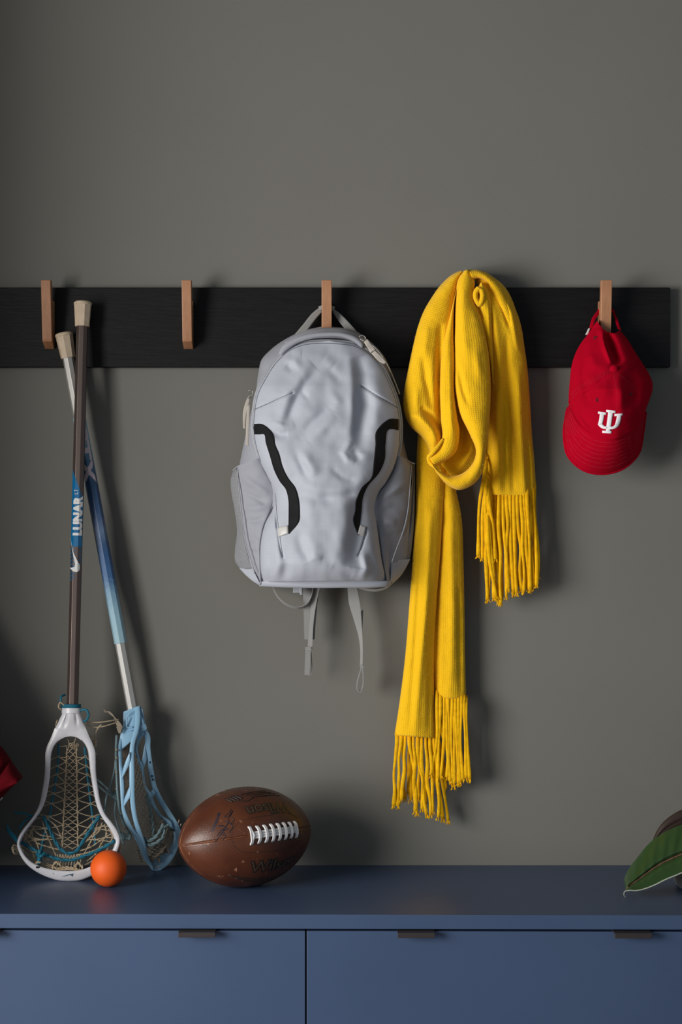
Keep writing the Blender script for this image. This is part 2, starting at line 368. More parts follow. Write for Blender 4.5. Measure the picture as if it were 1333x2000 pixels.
def m_sleeve(p0, p1):
    """printed sleeve: flat print fading pale - navy - pale along the shaft (object z)"""
    m = mat('printed_sleeve', (0.1, 0.2, 0.4), 0.4); nt = m.node_tree; N = nt.nodes; K = nt.links; b = N['Principled BSDF']
    tc = N.new('ShaderNodeTexCoord'); sp = N.new('ShaderNodeSeparateXYZ'); K.new(tc.outputs['Object'], sp.inputs[0])
    mr = N.new('ShaderNodeMapRange'); mr.inputs[1].default_value = p0; mr.inputs[2].default_value = p1; K.new(sp.outputs[2], mr.inputs[0])
    nz = N.new('ShaderNodeTexNoise'); nz.inputs['Scale'].default_value = 140; nz.inputs['Detail'].default_value = 6; K.new(tc.outputs['Object'], nz.inputs['Vector'])
    t = node_math(nt, 'ADD', mr.outputs[0], node_math(nt, 'MULTIPLY', node_math(nt, 'SUBTRACT', nz.outputs['Fac'], 0.5), 0.10))
    r = N.new('ShaderNodeValToRGB'); cr = r.color_ramp
    stops = [(0.0, (0.33, 0.52, 0.60)), (0.13, (0.30, 0.49, 0.60)), (0.22, (0.20, 0.36, 0.50)), (0.29, (0.055, 0.14, 0.31)), (0.40, (0.035, 0.10, 0.25)), (0.44, (0.045, 0.10, 0.21)), (0.50, (0.14, 0.20, 0.33)), (0.57, (0.05, 0.10, 0.22)), (0.70, (0.022, 0.07, 0.17)), (0.80, (0.05, 0.14, 0.26)), (0.90, (0.22, 0.38, 0.46)), (1.0, (0.30, 0.45, 0.50))]
    cr.elements[0].position = 0; cr.elements[0].color = (*stops[0][1], 1); cr.elements[1].position = 1; cr.elements[1].color = (*stops[-1][1], 1)
    for q, c in stops[1:-1]:
        e = cr.elements.new(q); e.color = (*c, 1)
    K.new(t, r.inputs[0]); K.new(r.outputs[0], b.inputs['Base Color']); return m

# ================================================================== setting
mb = MB(); box(mb, -1.06, 2.2, 0.0, 0.1, 0, 2.7); mb.build('wall_back', M_wall, smooth=False, kind='structure')
mb = MB(); box(mb, -1.06, -1.0, -0.66, 0.0, 0, 2.7); mb.build('wall_left', M_side, smooth=False, kind='structure')
mb = MB(); box(mb, -3.2, 2.2, -4.2, 0.1, -0.06, 0); mb.build('floor', M_floor, smooth=False, kind='structure')
mb = MB(); box(mb, -2.4, 2.2, -3.4, 0.1, 2.7, 2.76); mb.build('ceiling', M_side, smooth=False, kind='structure')

# ------------------------------------------------------------------ bench
XL, XR = -0.995, 1.45
def fd(x): return 0.40+0.009*x                      # the front edge runs a hair out of square
mb = MB(); t0 = ZB-0.0238
v = [(XL, -fd(XL), t0), (XR, -fd(XR), t0), (XR, -0.001, t0), (XL, -0.001, t0), (XL, -fd(XL), ZB), (XR, -fd(XR), ZB), (XR, -0.001, ZB), (XL, -0.001, ZB)]
mb.add(v, [(0, 3, 2, 1), (4, 5, 6, 7), (0, 1, 5, 4), (1, 2, 6, 5), (2, 3, 7, 6), (3, 0, 4, 7)])
wt = mb.build('bench_top', M_blue, smooth=False, bevel=0.0012)
tag(wt, 'long navy blue painted bench top under the football and lacrosse gear', 'bench top')
cab = thing('drawer_cabinet', (0.2, -0.2, 0), 'navy blue drawer cabinet with dark tab pulls under the bench top', 'cabinet')
zt = t0-0.0042
mb = MB(); box(mb, XL, XR, -0.366, -0.001, 0.06, t0-0.0005); box(mb, XL, XR, -0.33, -0.02, 0.0, 0.06); mb.build('carcass', M_dark, cab, smooth=False)
S4 = FP/(DC-0.397)
def bx(px): return (px-666.5)/S4
seams = [XL, bx(-248), bx(598), bx(1446), XR]
pulls = [bx(-35), bx(386), bx(812.5), bx(1233.5)]
for i in range(4):
    x0, x1 = seams[i]+0.0013, seams[i+1]-0.0013
    mb = MB(); v = [(x0, -fd(x0)+0.004, 0.075), (x1, -fd(x1)+0.004, 0.075), (x1, -0.37, 0.075), (x0, -0.37, 0.075), (x0, -fd(x0)+0.004, zt), (x1, -fd(x1)+0.004, zt), (x1, -0.37, zt), (x0, -0.37, zt)]
    mb.add(v, [(0, 3, 2, 1), (4, 5, 6, 7), (0, 1, 5, 4), (1, 2, 6, 5), (2, 3, 7, 6), (3, 0, 4, 7)])
    dr = mb.build('drawer_front', M_blue, cab, smooth=False, bevel=0.0008)
    for px in pulls:
        if x0 < px < x1:
            h = 0.0304; y0 = -fd(px)+0.004; hm = MB()
            box(hm, px-h, px+h, y0-0.018, y0+0.02, zt+0.0002, zt+0.0022)          # plate over the drawer edge
            box(hm, px-h, px+h, y0-0.020, y0-0.0165, zt-0.0062, zt+0.0022)       # turned-down lip
            hm.build('tab_pull', M_bronze, dr, smooth=False, bevel=0.0005, label='dark bronze tab pull')

# ------------------------------------------------------------------ rail and hooks
zt_ = P(0, 561.5, 0.02).z; zb_ = P(0, 717, 0.02).z
mb = MB(); box(mb, -0.995, P(1310.5, 600, 0.02).x, -0.02, -0.0005, zb_, zt_)
tag(mb.build('hook_rail', M_board, smooth=False, bevel=0.0012), 'black-stained oak rail mounted across the grey wall', 'coat rail')
prof = [(547, .068), (606, .060), (663, .052), (667, .0505), (682, .0212), (680, .0202), (588, .0202), (598, .026), (602, .034), (598, .041), (585, .044), (548, .0485)]
pv = [(-d, P(0, py, d).z) for py, d in prof]
def hook(px, label, wdt=0.0176):
    x = P(px, 600, .06).x; c = thing('coat_hook', (x, -0.02, pv[4][1]), label, 'coat hook', 'wooden hooks along the black rail')
    mb = MB(); n = len(pv); v = [(x-wdt/2, y, z) for y, z in pv]+[(x+wdt/2, y, z) for y, z in pv]
    f = [tuple(range(n)), tuple(range(2*n-1, n-1, -1))]+[(i, (i+1) % n, (i+1) % n+n, i+n) for i in range(n)]
    mb.add(v, f); mb.build('hook_body', M_beech, c, smooth=False, bevel=0.0011); return c
hook(90.5, 'beech wood hook above the pale blue lacrosse stick, leftmost in view')
hook(365, 'bare beech wood hook between the lacrosse sticks and the backpack')
hook(638.5, 'beech wood hook holding up the grey backpack', 0.0185)
hook(912, 'beech wood hook buried under the yellow scarf')
hook(1185, 'beech wood hook holding the red baseball cap', 0.0195)
hook(-182, 'beech wood hook left of the picture edge holding dark red cloth')

# ================================================================== backpack
bk = thing('backpack', P(640, 1148, 0.09), 'light blue-grey school backpack with black trim lines, hanging on the middle hook', 'backpack')
def dome(U, e=0.5): return np.power(np.clip(4*U*(1-U), 0, 1), e)
rb = MB()
def d_rear(T, U, X, Y):
    up = np.clip((Y-637)/110.0, 0, 1)
    return 0.030+0.018*up+(0.035+0.045*up)*dome(U, 0.55)*np.clip(T*14+0.2, 0, 1)+ridges(X, Y, [([(515, 720), (535, 745)], 8, -.004)])
g = patch(rb, [(628, 638), (592, 646), (555, 664), (528, 684), (511, 703), (505, 728), (500, 765), (488, 815), (479, 855), (467, 915), (462, 960), (466, 1010), (466, 1060), (472, 1105), (507, 1143)],
      [(650, 638), (690, 644), (715, 660), (740, 682), (755, 703), (762, 726), (770, 765), (785, 815), (788, 855), (800, 910), (805, 960), (806, 1010), (803, 1060), (796, 1100), (760, 1143)], 150, 60, d_rear, lambda T, U, X, Y: 0.0225)
rb.build('rear_compartment', M_pack2, bk)

FL = [(628, 665), (590, 669), (562, 681), (538, 703), (517, 735), (502, 765), (495, 800), (493, 835), (497, 865), (507, 900), (522, 930), (537, 962), (534, 990), (518, 1022), (509, 1060), (508, 1100), (510, 1137)]
FR = [(660, 666), (700, 673), (728, 692), (748, 716), (765, 749), (778, 785), (784, 820), (784, 858), (779, 890), (770, 916), (757, 940), (741, 962), (733, 988), (737, 1020), (742, 1060), (748, 1100), (757, 1134)]
wr = [([(700, 695), (708, 730), (711, 790), (703, 850), (704, 884)], 13, -.021), ([(683, 690), (688, 740), (690, 800), (686, 850), (688, 872)], 8, .008),
      ([(722, 730), (738, 790), (726, 850)], 16, .006), ([(611, 710), (585, 735), (566, 765), (548, 822)], 9, .009), ([(620, 725), (598, 750), (578, 785), (560, 830)], 7, -.008),
      ([(556, 700), (575, 705), (586, 722)], 7, .006), ([(560, 712), (574, 724)], 6, -.006), ([(528, 838), (545, 850), (563, 848)], 6, -.007), ([(535, 826), (556, 834), (575, 826)], 7, .007),
      ([(592, 765), (601, 779)], 4, -.004), ([(640, 718), (655, 735), (664, 745)], 7, -.005), ([(634, 700), (652, 714)], 9, .005), ([(648, 765), (660, 785), (652, 800)], 7, .004),
      ([(655, 812), (630, 838), (605, 862)], 8, .006), ([(640, 800), (612, 825), (590, 850)], 7, -.006), ([(580, 886), (590, 908), (600, 930)], 6, -.007), ([(590, 880), (604, 905), (616, 930)], 8, .006), ([(686, 862), (672, 884), (680, 898), (694, 905)], 5, .006),
      ([(690, 878), (704, 900)], 6, -.007), ([(584, 942), (618, 955), (660, 958), (694, 950), (716, 935)], 9, .007), ([(582, 962), (620, 976), (668, 974), (690, 960)], 8, -.005), ([(648, 915), (668, 932), (690, 938)], 5, -.004),
      ([(678, 968), (674, 1020), (666, 1075), (660, 1108)], 15, .012), ([(704, 970), (698, 1050), (690, 1110)], 19, -.021), ([(584, 1045), (592, 1075), (604, 1094)], 8, -.007), ([(600, 1040), (612, 1075), (620, 1095)], 12, .006), ([(602, 1092), (615, 1088), (630, 1092)], 6, .004),
      ([(524, 1080), (530, 1110), (524, 1135)], 6, -.007), ([(535, 1060), (545, 1100), (538, 1130)], 8, .008), ([(560, 1100), (556, 1132)], 8, -.006), ([(708, 1080), (718, 1110), (706, 1130)], 6, .008), ([(725, 1080), (732, 1120)], 7, -.007), ([(650, 1105), (690, 1125)], 8, -.005),
      ([(570, 690), (590, 690)], 8, .004), ([(496, 800), (520, 788), (548, 776), (572, 767)], 2.2, -.0055), ([(706, 754), (730, 769), (756, 784), (779, 798)], 2.2, -.0055),
      ([(540, 1000), (543, 1040), (548, 1070), (553, 1088)], 2.2, -.0055), ([(716, 1040), (707, 1070), (700, 1085)], 2.2, -.0055), ([(538, 962), (539, 1000), (541, 1030)], 2.2, -.0055)]
def d_front(T, U, X, Y):
    lo = np.clip((Y-664)/90.0, 0, 1); side = dome(U, 0.42)
    base = 0.088+0.014*lo+(0.022+0.052*np.clip((Y-664)/240.0, 0, 1)+0.006*np.clip((Y-950)/150.0, 0, 1))*side
    base -= 0.030*np.clip((Y-1095)/45.0, 0, 1)**2
    k = np.clip(side*1.6-0.3, 0, 1)
    return base+ridges(X, Y, [(a, w_*(1.35 if w_ > 3 else 1), h_) for a, w_, h_ in wr])*k*0.72+wob(X, Y, 46, 3.1, 0.0050)*k+wob(X, Y, 20, 8.2, 0.0012)*k
fb = MB(); GF = patch(fb, FL, FR, 250, 150, d_front, lambda T, U, X, Y: 0.070)
fb.build('front_compartment', M_pack, bk)
SF = Surf(GF)
pz = MB()
for pts in ([(510, 1136)]+FL[::-1][1:11], FL[::-1][7:]+FR[:10],):
    pass
arch = FL[:10][::-1]+FR[:11]
ap = path([(x, y) for x, y in arch], 90); tube(pz, [P(x, y, 0.0945+0.012*min(1, max(0, (y-664)/90))) for x, y in ap], 0.0026, 8)
pz.build('piping', M_piping, bk)
M_seam_shade = mat('pack_seam_and_gap_shade', (0.10, 0.105, 0.125), 0.8)
def seam_or_shade_line(pts, fn, n=40, r=.0007):
    m_ = MB(); tube(m_, [P(x, y, fn(x, y)) for x, y in path(pts, n)], r, 5); m_.build('seam_or_gap_shade', M_seam_shade, bk)
sfn = lambda x, y: SF(x, y)+.0001
for q_ in ([(497, 800), (520, 790), (548, 777), (572, 767)], [(706, 754), (730, 769), (756, 784), (778, 797)], [(539, 964), (541, 1000), (546, 1040), (553, 1088)], [(717, 1030), (708, 1060), (699, 1086)]): seam_or_shade_line(q_, sfn)
inner = [(x+(640-x)*.022+(0 if y > 700 else 0), y+(900-y)*.018+1.5) for x, y in arch]
seam_or_shade_line(inner, sfn, 110, .0008)
seam_or_shade_line([(509, 1137), (540, 1132), (580, 1128), (630, 1125), (680, 1128), (720, 1132), (757, 1134)], lambda x, y: .134-.030*abs(2*(x-506)/259-1)**3, 60, .0009)
seam_or_shade_line([(553, 692), (565, 679), (584, 668), (610, 661), (640, 659), (672, 661), (694, 669), (706, 680)], lambda x, y: .1005+.004*(1-abs((x-630)/80)), 50, .0016)  # no seam here: dark tube stands in for shade in the gap under the handle
# top lid with the carrying handle
tl = MB(); patch(tl, [(556, 668), (575, 655), (600, 645), (640, 640), (685, 645), (712, 660), (726, 676)], [(566, 688), (585, 673), (605, 666), (640, 662), (680, 665), (700, 674), (716, 688)], 50, 14, lambda T, U, X, Y: 0.070+0.022*dome(U, .5)*dome(T, .3)+0.012*U, lambda T, U, X, Y: 0.05)
tl.build('top_lid', M_pack2, bk)
hd = MB(); patch(hd, [(544, 689), (552, 675), (575, 660), (605, 651), (640, 648), (675, 650), (698, 658), (712, 670)], [(550, 697), (563, 684), (582, 671), (608, 662), (640, 658), (672, 660), (692, 668), (708, 682)], 60, 12, lambda T, U, X, Y: 0.098+0.006*dome(U, .5)+0.008*dome(T, .5), th=0.007)
hd.build('grab_handle', M_pack2, bk)
for L_, r_ in (([(509, 894), (519, 918), (532, 942), (540, 962), (531, 995), (518, 1024), (510, 1060), (509, 1100), (511, 1140)], 0), ([(776, 891), (769, 916), (756, 941), (740, 962), (733, 990), (737, 1022), (742, 1060), (748, 1100), (757, 1141)], 0)):
    seam_or_shade_line(L_, lambda x, y: .1105, 60, .0009)
st = MB()
for off in (2.0, 8.5): tube(st, [P(x, y+off, 0.1035+0.008*(1-abs(2*i/39-1)**2)) for i, (x, y) in enumerate(path([(556, 676), (577, 662), (606, 653), (640, 650), (675, 652), (697, 661)], 40))], 0.0005, 5)
st.build('stitching', M_piping, bk)
# hanging loop over the hook
lp = MB(); 
patch(lp, [(576, 653), (592, 634), (610, 612), (626, 599)], [(594, 655), (606, 638), (618, 622), (630, 608)], 24, 6, lambda T, U, X, Y: 0.048-0.013*T+.0*U, th=0.004)
patch(lp, [(648, 600), (664, 612), (686, 634), (704, 655)], [(650, 609), (658, 622), (672, 640), (684, 655)], 24, 6, lambda T, U, X, Y: 0.035+0.013*T, th=0.004)
ribbon(lp, pp([(624, 603, .037), (632, 600, .0375), (639, 599.5, .038), (645, 600, .0375), (653, 604, .037)], 12), (0, .006, 0), 0.008)
lp.build('hanging_loop', M_web, bk, label='grey webbing hanging loop')
# side pockets
pk = MB()
GPL = patch(pk, [(461, 913), (464, 935), (468, 965), (471, 1000), (474, 1030), (480, 1062), (487, 1090), (498, 1122), (507, 1142)], [(508, 893), (518, 918), (531, 942), (539, 962), (530, 995), (517, 1024), (509, 1060), (508, 1100), (510, 1141)], 100, 40,
      lambda T, U, X, Y: 0.078+0.030*U+0.016*dome(U, .6)*(1-0.6*T)+(ridges(X, Y, [([(470, 930), (500, 950), (525, 965)], 7, .005), ([(475, 960), (505, 975), (520, 985)], 5, -.004), ([(472, 990), (505, 992), (527, 985)], 7, .004), ([(476, 1015), (500, 1018), (515, 1012)], 5, -.004), ([(484, 1050), (505, 1056)], 6, .004), ([(490, 1075), (506, 1082)], 4, -.004), ([(495, 1095), (508, 1110)], 5, .003)])+wob(X, Y, 20, 5.5, .002))*dome(U, .3), lambda T, U, X, Y: 0.055)
o = pk.build('side_pocket', M_pack2, bk)
pk = MB()
GPR = patch(pk, [(777, 890), (770, 916), (757, 941), (741, 962), (734, 990), (738, 1022), (743, 1060), (749, 1100), (758, 1142)], [(799, 900), (805, 912), (804, 940), (799, 972), (795, 1005), (786, 1040), (774, 1072), (766, 1098), (764, 1142)], 100, 40,
      lambda T, U, X, Y: 0.108-0.030*U+0.016*dome(U, .6)*(1-0.6*T)+(ridges(X, Y, [([(745, 975), (775, 955), (800, 945)], 7, .005), ([(742, 1000), (770, 990), (795, 990)], 8, -.004), ([(750, 1020), (775, 1020)], 8, .005), ([(752, 1050), (775, 1045)], 7, -.004)])+wob(X, Y, 20, 9.5, .002))*dome(U, .3), lambda T, U, X, Y: 0.055)
pk.build('side_pocket', M_pack2, bk)
ms = MB(); patch(ms, [(456, 919), (451, 935), (452, 960), (459, 1000), (463, 1040), (459, 1075), (460, 1097), (471, 1114)], [(464, 913), (465, 935), (468, 965), (472, 1000), (475, 1035), (482, 1068), (489, 1093), (494, 1110)], 60, 10, lambda T, U, X, Y: 0.062+0.020*U+0.004*dome(U, .5), th=0.02)
ms.build('mesh_panel', M_mesh, bk, label='pale open mesh side panel')
ms = MB(); patch(ms, [(803, 904), (806, 930), (801, 970), (797, 1005), (788, 1040), (776, 1072), (768, 1094)], [(810, 904), (811, 930), (811, 970), (810, 1010), (807, 1050), (804, 1075), (801, 1092)], 60, 14, lambda T, U, X, Y: 0.082-0.024*U-0.010*np.exp(-((U-.45)/.15)**2), th=0.02)
ms.build('mesh_panel', M_mesh, bk, label='pale open mesh side panel')
for pts in ([(455, 919), (460, 914), (480, 905), (508, 893)], [(778, 890), (790, 895), (803, 903), (811, 906)], [(464, 914), (468, 965), (472, 1000), (480, 1060), (498, 1120)], [(804, 910), (800, 970), (796, 1005), (787, 1040), (775, 1072), (766, 1098)]):
    bn = MB(); q = path(pts, 24); tube(bn, [P(x, y, (0.086+max(0, (x-461))*0.0006 if x < 600 else 0.087+max(0, (805-x))*0.0008)) for x, y in q], 0.0011, 6); bn.build('pocket_binding', M_piping, bk)
lc = MB(); patch(lc, [(468, 1110), (480, 1123), (494, 1135), (508, 1144)], [(494, 1108), (499, 1120), (504, 1131), (509, 1142)], 16, 8, lambda T, U, X, Y: 0.066+0.03*T+.016*U, lambda T, U, X, Y: 0.04); lc.build('lower_corner', M_pack, bk); lc = MB()
patch(lc, [(764, 1094), (764, 1110), (763, 1128), (760, 1145)], [(802, 1092), (795, 1106), (783, 1125), (763, 1144)], 20, 12, lambda T, U, X, Y: 0.094-0.028*U, lambda T, U, X, Y: 0.04)
lc.build('lower_corner', M_pack, bk)
bt = MB(); patch(bt, [(506, 1136), (540, 1132), (580, 1127), (630, 1124), (680, 1127), (720, 1132), (765, 1135)], [(507, 1145), (540, 1147), (580, 1148), (630, 1148.5), (680, 1148), (720, 1148), (762, 1146)], 60, 12, lambda T, U, X, Y: 0.100+0.032*dome(T, .5)-0.004*U+0.004*dome(U, .5), lambda T, U, X, Y: 0.035)
bt.build('base_panel', M_pack, bk)
# black trim
for Lp, Rp in (([(493.4, 828.4), (512, 828.4), (532.4, 845.5), (537.5, 868), (545, 886), (552.5, 913), (563, 934), (576.5, 952), (582.5, 970), (585.5, 1000), (584, 1018), (564.5, 1043)],
                [(497, 848.5), (507, 848.5), (516.5, 849), (519.5, 865), (527, 889), (536, 919), (546.5, 940), (558.5, 956), (563, 973), (564, 1000), (563.8, 1018), (563.4, 1040)]),
               ([(779.5, 818.5), (761, 818.5), (737, 839.5), (733.5, 870), (730, 905), (726.5, 932), (705.5, 955), (696.5, 976), (694, 1000), (690.5, 1014), (699.5, 1045)],
                [(779.5, 840.4), (768, 838), (757.5, 841), (753.5, 868), (752, 898), (742, 922), (719, 950), (710, 970), (706.4, 1000), (704.5, 1018), (700.8, 1045)])):
    b_ = MB(); decal(b_, Lp, Rp, 90, 8, SF, 0.0014); b_.build('trim_band', M_tape, bk, label='black bonded trim band')
for q in (([(543, 1029), (544, 1049)], [(563, 1026), (564, 1042)]), ([(704, 1025), (699, 1043)], [(715, 1029), (712, 1048)])):
    b_ = MB(); decal(b_, q[0], q[1], 6, 6, SF, 0.0022); b_.build('reflective_tab', M_reflect, bk, label='small pale reflective tab')
# zips and pulls
def pull(pts_ring, slider, tapes, r=0.0011):
    z = MB(); tube(z, pp(pts_ring, 20), r, 6, closed=True); tube(z, pp(slider, 8), 0.0028, 8, flat=.6); z.build('zip_slider', M_zip, bk)
    z = MB()
    for L_, R_, d0 in tapes: patch(z, L_, R_, 16, 5, lambda T, U, X, Y, d0=d0: d0+.001*np.sin(T*6)+.0*U, th=0.0022)
    z.build('zip_pull', M_pull, bk)
pull([(485, 764, .106), (490, 762, .107), (494, 764, .107), (493, 771, .107), (487, 774, .106)], [(487, 774, .104), (485, 781, .104)],
     [([(484, 775), (478, 792), (476, 800), (475, 836)], [(489, 778), (485, 795), (483, 803), (479, 838)], .106), ([(483, 790), (481, 830), (480, 869)], [(489, 790), (487, 832), (486, 871)], .1095)])
pull([(702, 657, .110), (708, 655, .111), (714, 659, .111), (713, 664, .111), (705, 663, .110)], [(705, 661, .108), (712, 666, .108)],
     [([(711, 668), (724, 689)], [(718, 662), (734, 683)], .112), ([(726, 690), (744, 708), (751, 711)], [(733, 684), (752, 703), (755, 708)], .110)])
zp = MB(); tube(zp, [P(x, y, 0.088+0.010*i/59) for i, (x, y) in enumerate(path([(716, 664), (738, 684), (757, 712), (770, 742), (781, 770)], 60))], 0.0016, 6)
zp.build('zip_track', M_zip, bk)
# straps under the pack
sb = MB(); patch(sb, [(591, 1146), (593, 1180), (594, 1215), (595, 1249)], [(626, 1146), (621, 1175), (617, 1215), (615, 1249)], 20, 6, lambda T, U, X, Y: 0.048, th=0.003)
patch(sb, [(614, 1145), (608, 1180), (605, 1215), (601, 1266)], [(626, 1145), (618, 1180), (613, 1215), (610, 1268)], 20, 6, lambda T, U, X, Y: 0.054+.002*U, th=0.0022)
patch(sb, [(597, 1264), (596, 1290), (595, 1318)], [(608, 1265), (606.5, 1290), (605, 1319)], 16, 6, lambda T, U, X, Y: 0.058, th=0.002)
ribbon(sb, pp([(607, 1268, .055), (609, 1290, .052), (609.5, 1308, .052), (606, 1319, .056)], 14), (0, .004, 0), 0.0018)
box(sb, *sorted((P(596.5, 1264, .06).x, P(608.5, 1264, .06).x)), -.0605, -.056, P(0, 1270, .06).z, P(0, 1264, .06).z)
sb.build('shoulder_strap_tail', M_web, bk, smooth=False)
sb = MB(); patch(sb, [(679, 1146), (682, 1178), (692, 1212), (701, 1245), (704, 1270), (703.5, 1302)], [(697, 1146), (704, 1184), (707, 1220), (708.5, 1250), (709, 1272), (708.5, 1302)], 40, 8, lambda T, U, X, Y: 0.050+0.010*U*T, th=0.0022)
patch(sb, [(705, 1195), (706, 1240), (704, 1280)], [(710, 1190), (708, 1240), (708, 1280)], 16, 4, lambda T, U, X, Y: 0.046, th=0.002)
ribbon(sb, pp([(707, 1301, .055), (702, 1318, .055), (697.5, 1336, .055), (699, 1348, .055), (703.5, 1351, .055), (708, 1342, .055), (709.5, 1322, .055), (708, 1301, .055)], 30), (0, .013, 0), 0.0018)
box(sb, *sorted((P(704, 1299, .06).x, P(710, 1299, .06).x)), -.063, -.048, P(0, 1305, .06).z, P(0, 1299, .06).z)
sb.build('shoulder_strap_tail', M_web, bk, smooth=False)
sb = MB(); ribbon(sb, pp([(532, 1144, .07), (539, 1160, .07), (552, 1175, .068), (570, 1185, .064), (586, 1187, .06), (600, 1180, .058), (610, 1160, .056), (612, 1146, .056)], 40), lambda t: Vector((0, -.016, .004)), 0.0016); sb.build('waist_strap', M_web, bk, smooth=False); sb = MB()
ribbon(sb, pp([(700, 1147, .06), (718, 1152, .062), (740, 1153, .066), (756, 1148, .07), (766, 1138, .075)], 24), lambda t: Vector((0, -.018, .003)), 0.0018)
sb.build('waist_strap', M_web, bk, smooth=False)
sb = MB(); a, b = P(573, 1149, .075), P(592, 1160, .075); box(sb, a.x, b.x, -.078, -.066, b.z+.002, a.z+.006); a, b = P(586, 1147, .08), P(591, 1162, .08); box(sb, a.x, b.x, -.082, -.064, b.z, a.z)
sb.build('buckle', M_piping, bk, smooth=False, bevel=.001)

# ================================================================== scarf
sc = thing('knitted_scarf', P(905, 1440, 0.06), 'chunky bright yellow knitted scarf with long fringe, looped over a hook', 'scarf')
kn = MB()
def fold(L, R, nt, nu, d0, b, rd=(), e=0.5, th=0.012, amp=0.0012):
    d0f = d0 if callable(d0) else (lambda T, d0=d0: d0[0]+(d0[1]-d0[0])*T if isinstance(d0, tuple) else d0+0*T)
    return patch(kn, L, R, nt, nu, lambda T, U, X, Y: d0f(T)+b*dome(U, e)+ridges(X, Y, list(rd))+wob(X, Y, 28, d0f(np.zeros(1))[0]*90, amp*1.3)+wob(X, Y, 8, 4.4, amp*.35), lambda T, U, X, Y: np.maximum(d0f(T)-th, 0.0225))
# right tail behind
fold([(924, 533), (930, 548), (940, 580), (950, 650), (954, 750), (952, 850), (948, 905), (944, 940), (946, 966)],
     [(948, 530), (983, 556), (1011, 612), (1027, 690), (1035, 770), (1040, 850), (1045, 905), (1047, 940), (1048, 968)], 130, 70, lambda T: 0.030+0.012*np.sin(PI*np.clip(T*1.2, 0, 1)), 0.030,
     [([(962, 552), (985, 600), (996, 640)], 4, -.010), ([(972, 550), (1000, 610), (1012, 680)], 6, .006), ([(940, 560), (965, 610), (975, 700), (978, 800)], 9, .008), ([(990, 650), (994, 760), (1000, 870), (1003, 965)], 6, -.009),
      ([(1012, 720), (1018, 850), (1026, 965)], 9, .008), ([(970, 760), (972, 860), (975, 965)], 8, .009), ([(1030, 860), (1036, 965)], 5, -.006), ([(985, 700), (984, 820), (988, 960)], 7, -.005)], e=0.4)
# left tail, two folds
fold([(850, 890), (858, 1000), (852, 1100), (848, 1200), (846, 1290), (848, 1330), (850, 1364)], [(884, 930), (902, 1010), (906, 1100), (908, 1200), (909, 1280), (910, 1330), (911, 1364)], 110, 40, (0.040, 0.034), 0.018,
     [([(862, 980), (858, 1100), (854, 1200), (852, 1360)], 5, -.008), ([(880, 960), (886, 1200), (880, 1360)], 9, .005), ([(897, 1150), (900, 1360)], 5, -.004)])
fold([(817, 840), (814, 900), (812, 1000), (807, 1080), (800, 1180), (791, 1290), (781, 1370), (771, 1436)], [(868, 860), (870, 930), (866, 1000), (861, 1080), (853, 1180), (848, 1290), (849, 1370), (852, 1442)], 130, 50, (0.052, 0.040), 0.024,
     [([(842, 1000), (832, 1200), (822, 1300), (812, 1430)], 7, .005), ([(826, 1000), (815, 1200), (800, 1420)], 5, -.003), ([(850, 1150), (842, 1250), (838, 1430)], 6, -.004)])
# looped front
fold([(899, 530), (893, 560), (889, 640), (888, 700), (888, 760), (890, 810), (880, 850), (866, 880), (856, 900)], [(925, 540), (926, 580), (940, 640), (948, 700), (946, 790), (940, 850), (934, 890), (915, 920), (884, 934)], 90, 40, (0.055, 0.060), 0.010, [([(893, 780), (905, 840), (898, 890)], 7, -.010), ([(915, 830), (922, 880), (900, 915)], 7, .008)])
fold([(901, 528), (884, 536), (862, 556), (843, 582), (828, 608), (818, 634), (811, 660), (803, 695), (797, 725), (789, 768), (790, 806), (803, 834), (822, 852), (834, 870), (839, 890)],
     [(905, 532), (899, 545), (893, 570), (889, 600), (888, 625), (886, 650), (884, 680), (881, 710), (878, 740), (874, 780), (871, 812), (868, 835), (866, 855), (864, 875), (858, 893)], 130, 70, lambda T: 0.038+0.034*np.clip(T*1.6, 0, 1), 0.032,
     [([(862, 630), (858, 680), (857, 760), (860, 820), (864, 850)], 7, -.013), ([(846, 700), (850, 760)], 9, .003), ([(800, 812), (820, 815), (845, 840), (856, 866)], 9, .013), ([(822, 796), (846, 815), (860, 842)], 6, -.010), ([(826, 690), (832, 740), (845, 800)], 7, -.006), ([(815, 760), (812, 800)], 8, .005), ([(835, 640), (828, 700)], 9, .006)], e=0.45)
fold([(899, 534), (888, 580), (878, 620), (868, 660), (862, 700), (860, 760), (862, 820), (864, 855), (856, 874), (838, 893)], [(902, 538), (890, 580), (887, 620), (887, 660), (889, 700), (888, 760), (893, 810), (898, 850), (890, 884), (850, 912)], 110, 34, lambda T: 0.052+0.048*np.clip(T*1.5, 0, 1), 0.018, [([(880, 700), (882, 800), (884, 850)], 6, .004)], e=.5)
fold([(906, 529), (895, 545), (891, 580), (889, 640), (889, 700), (890, 762), (901, 812), (919, 850), (930, 880), (923, 906), (900, 926), (879, 929), (858, 917), (842, 901)],
     [(918, 526), (927, 545), (926, 580), (941, 625), (955, 690), (959, 760), (957, 815), (954, 850), (950, 885), (943, 922), (921, 949), (897, 957), (874, 947), (853, 924)], 170, 46, lambda T: 0.058+0.052*np.clip(T*1.7, 0, 1)-0.012*np.clip((T-.8)*5, 0, 1), 0.022,
     [([(905, 560), (905, 640), (915, 700)], 9, .004), ([(897, 720), (905, 760), (915, 790)], 5, -.006), ([(930, 680), (938, 740)], 8, .004)], e=.5)
# rolled lip at the lower left of the loop
tube(kn, pp([(866, 858, .112), (856, 872, .116), (846, 884, .116), (838, 893, .110), (840, 903, .108), (850, 912, .112), (862, 922, .114)], 36), lambda t: .0042-.0012*abs(2*t-1), 9)
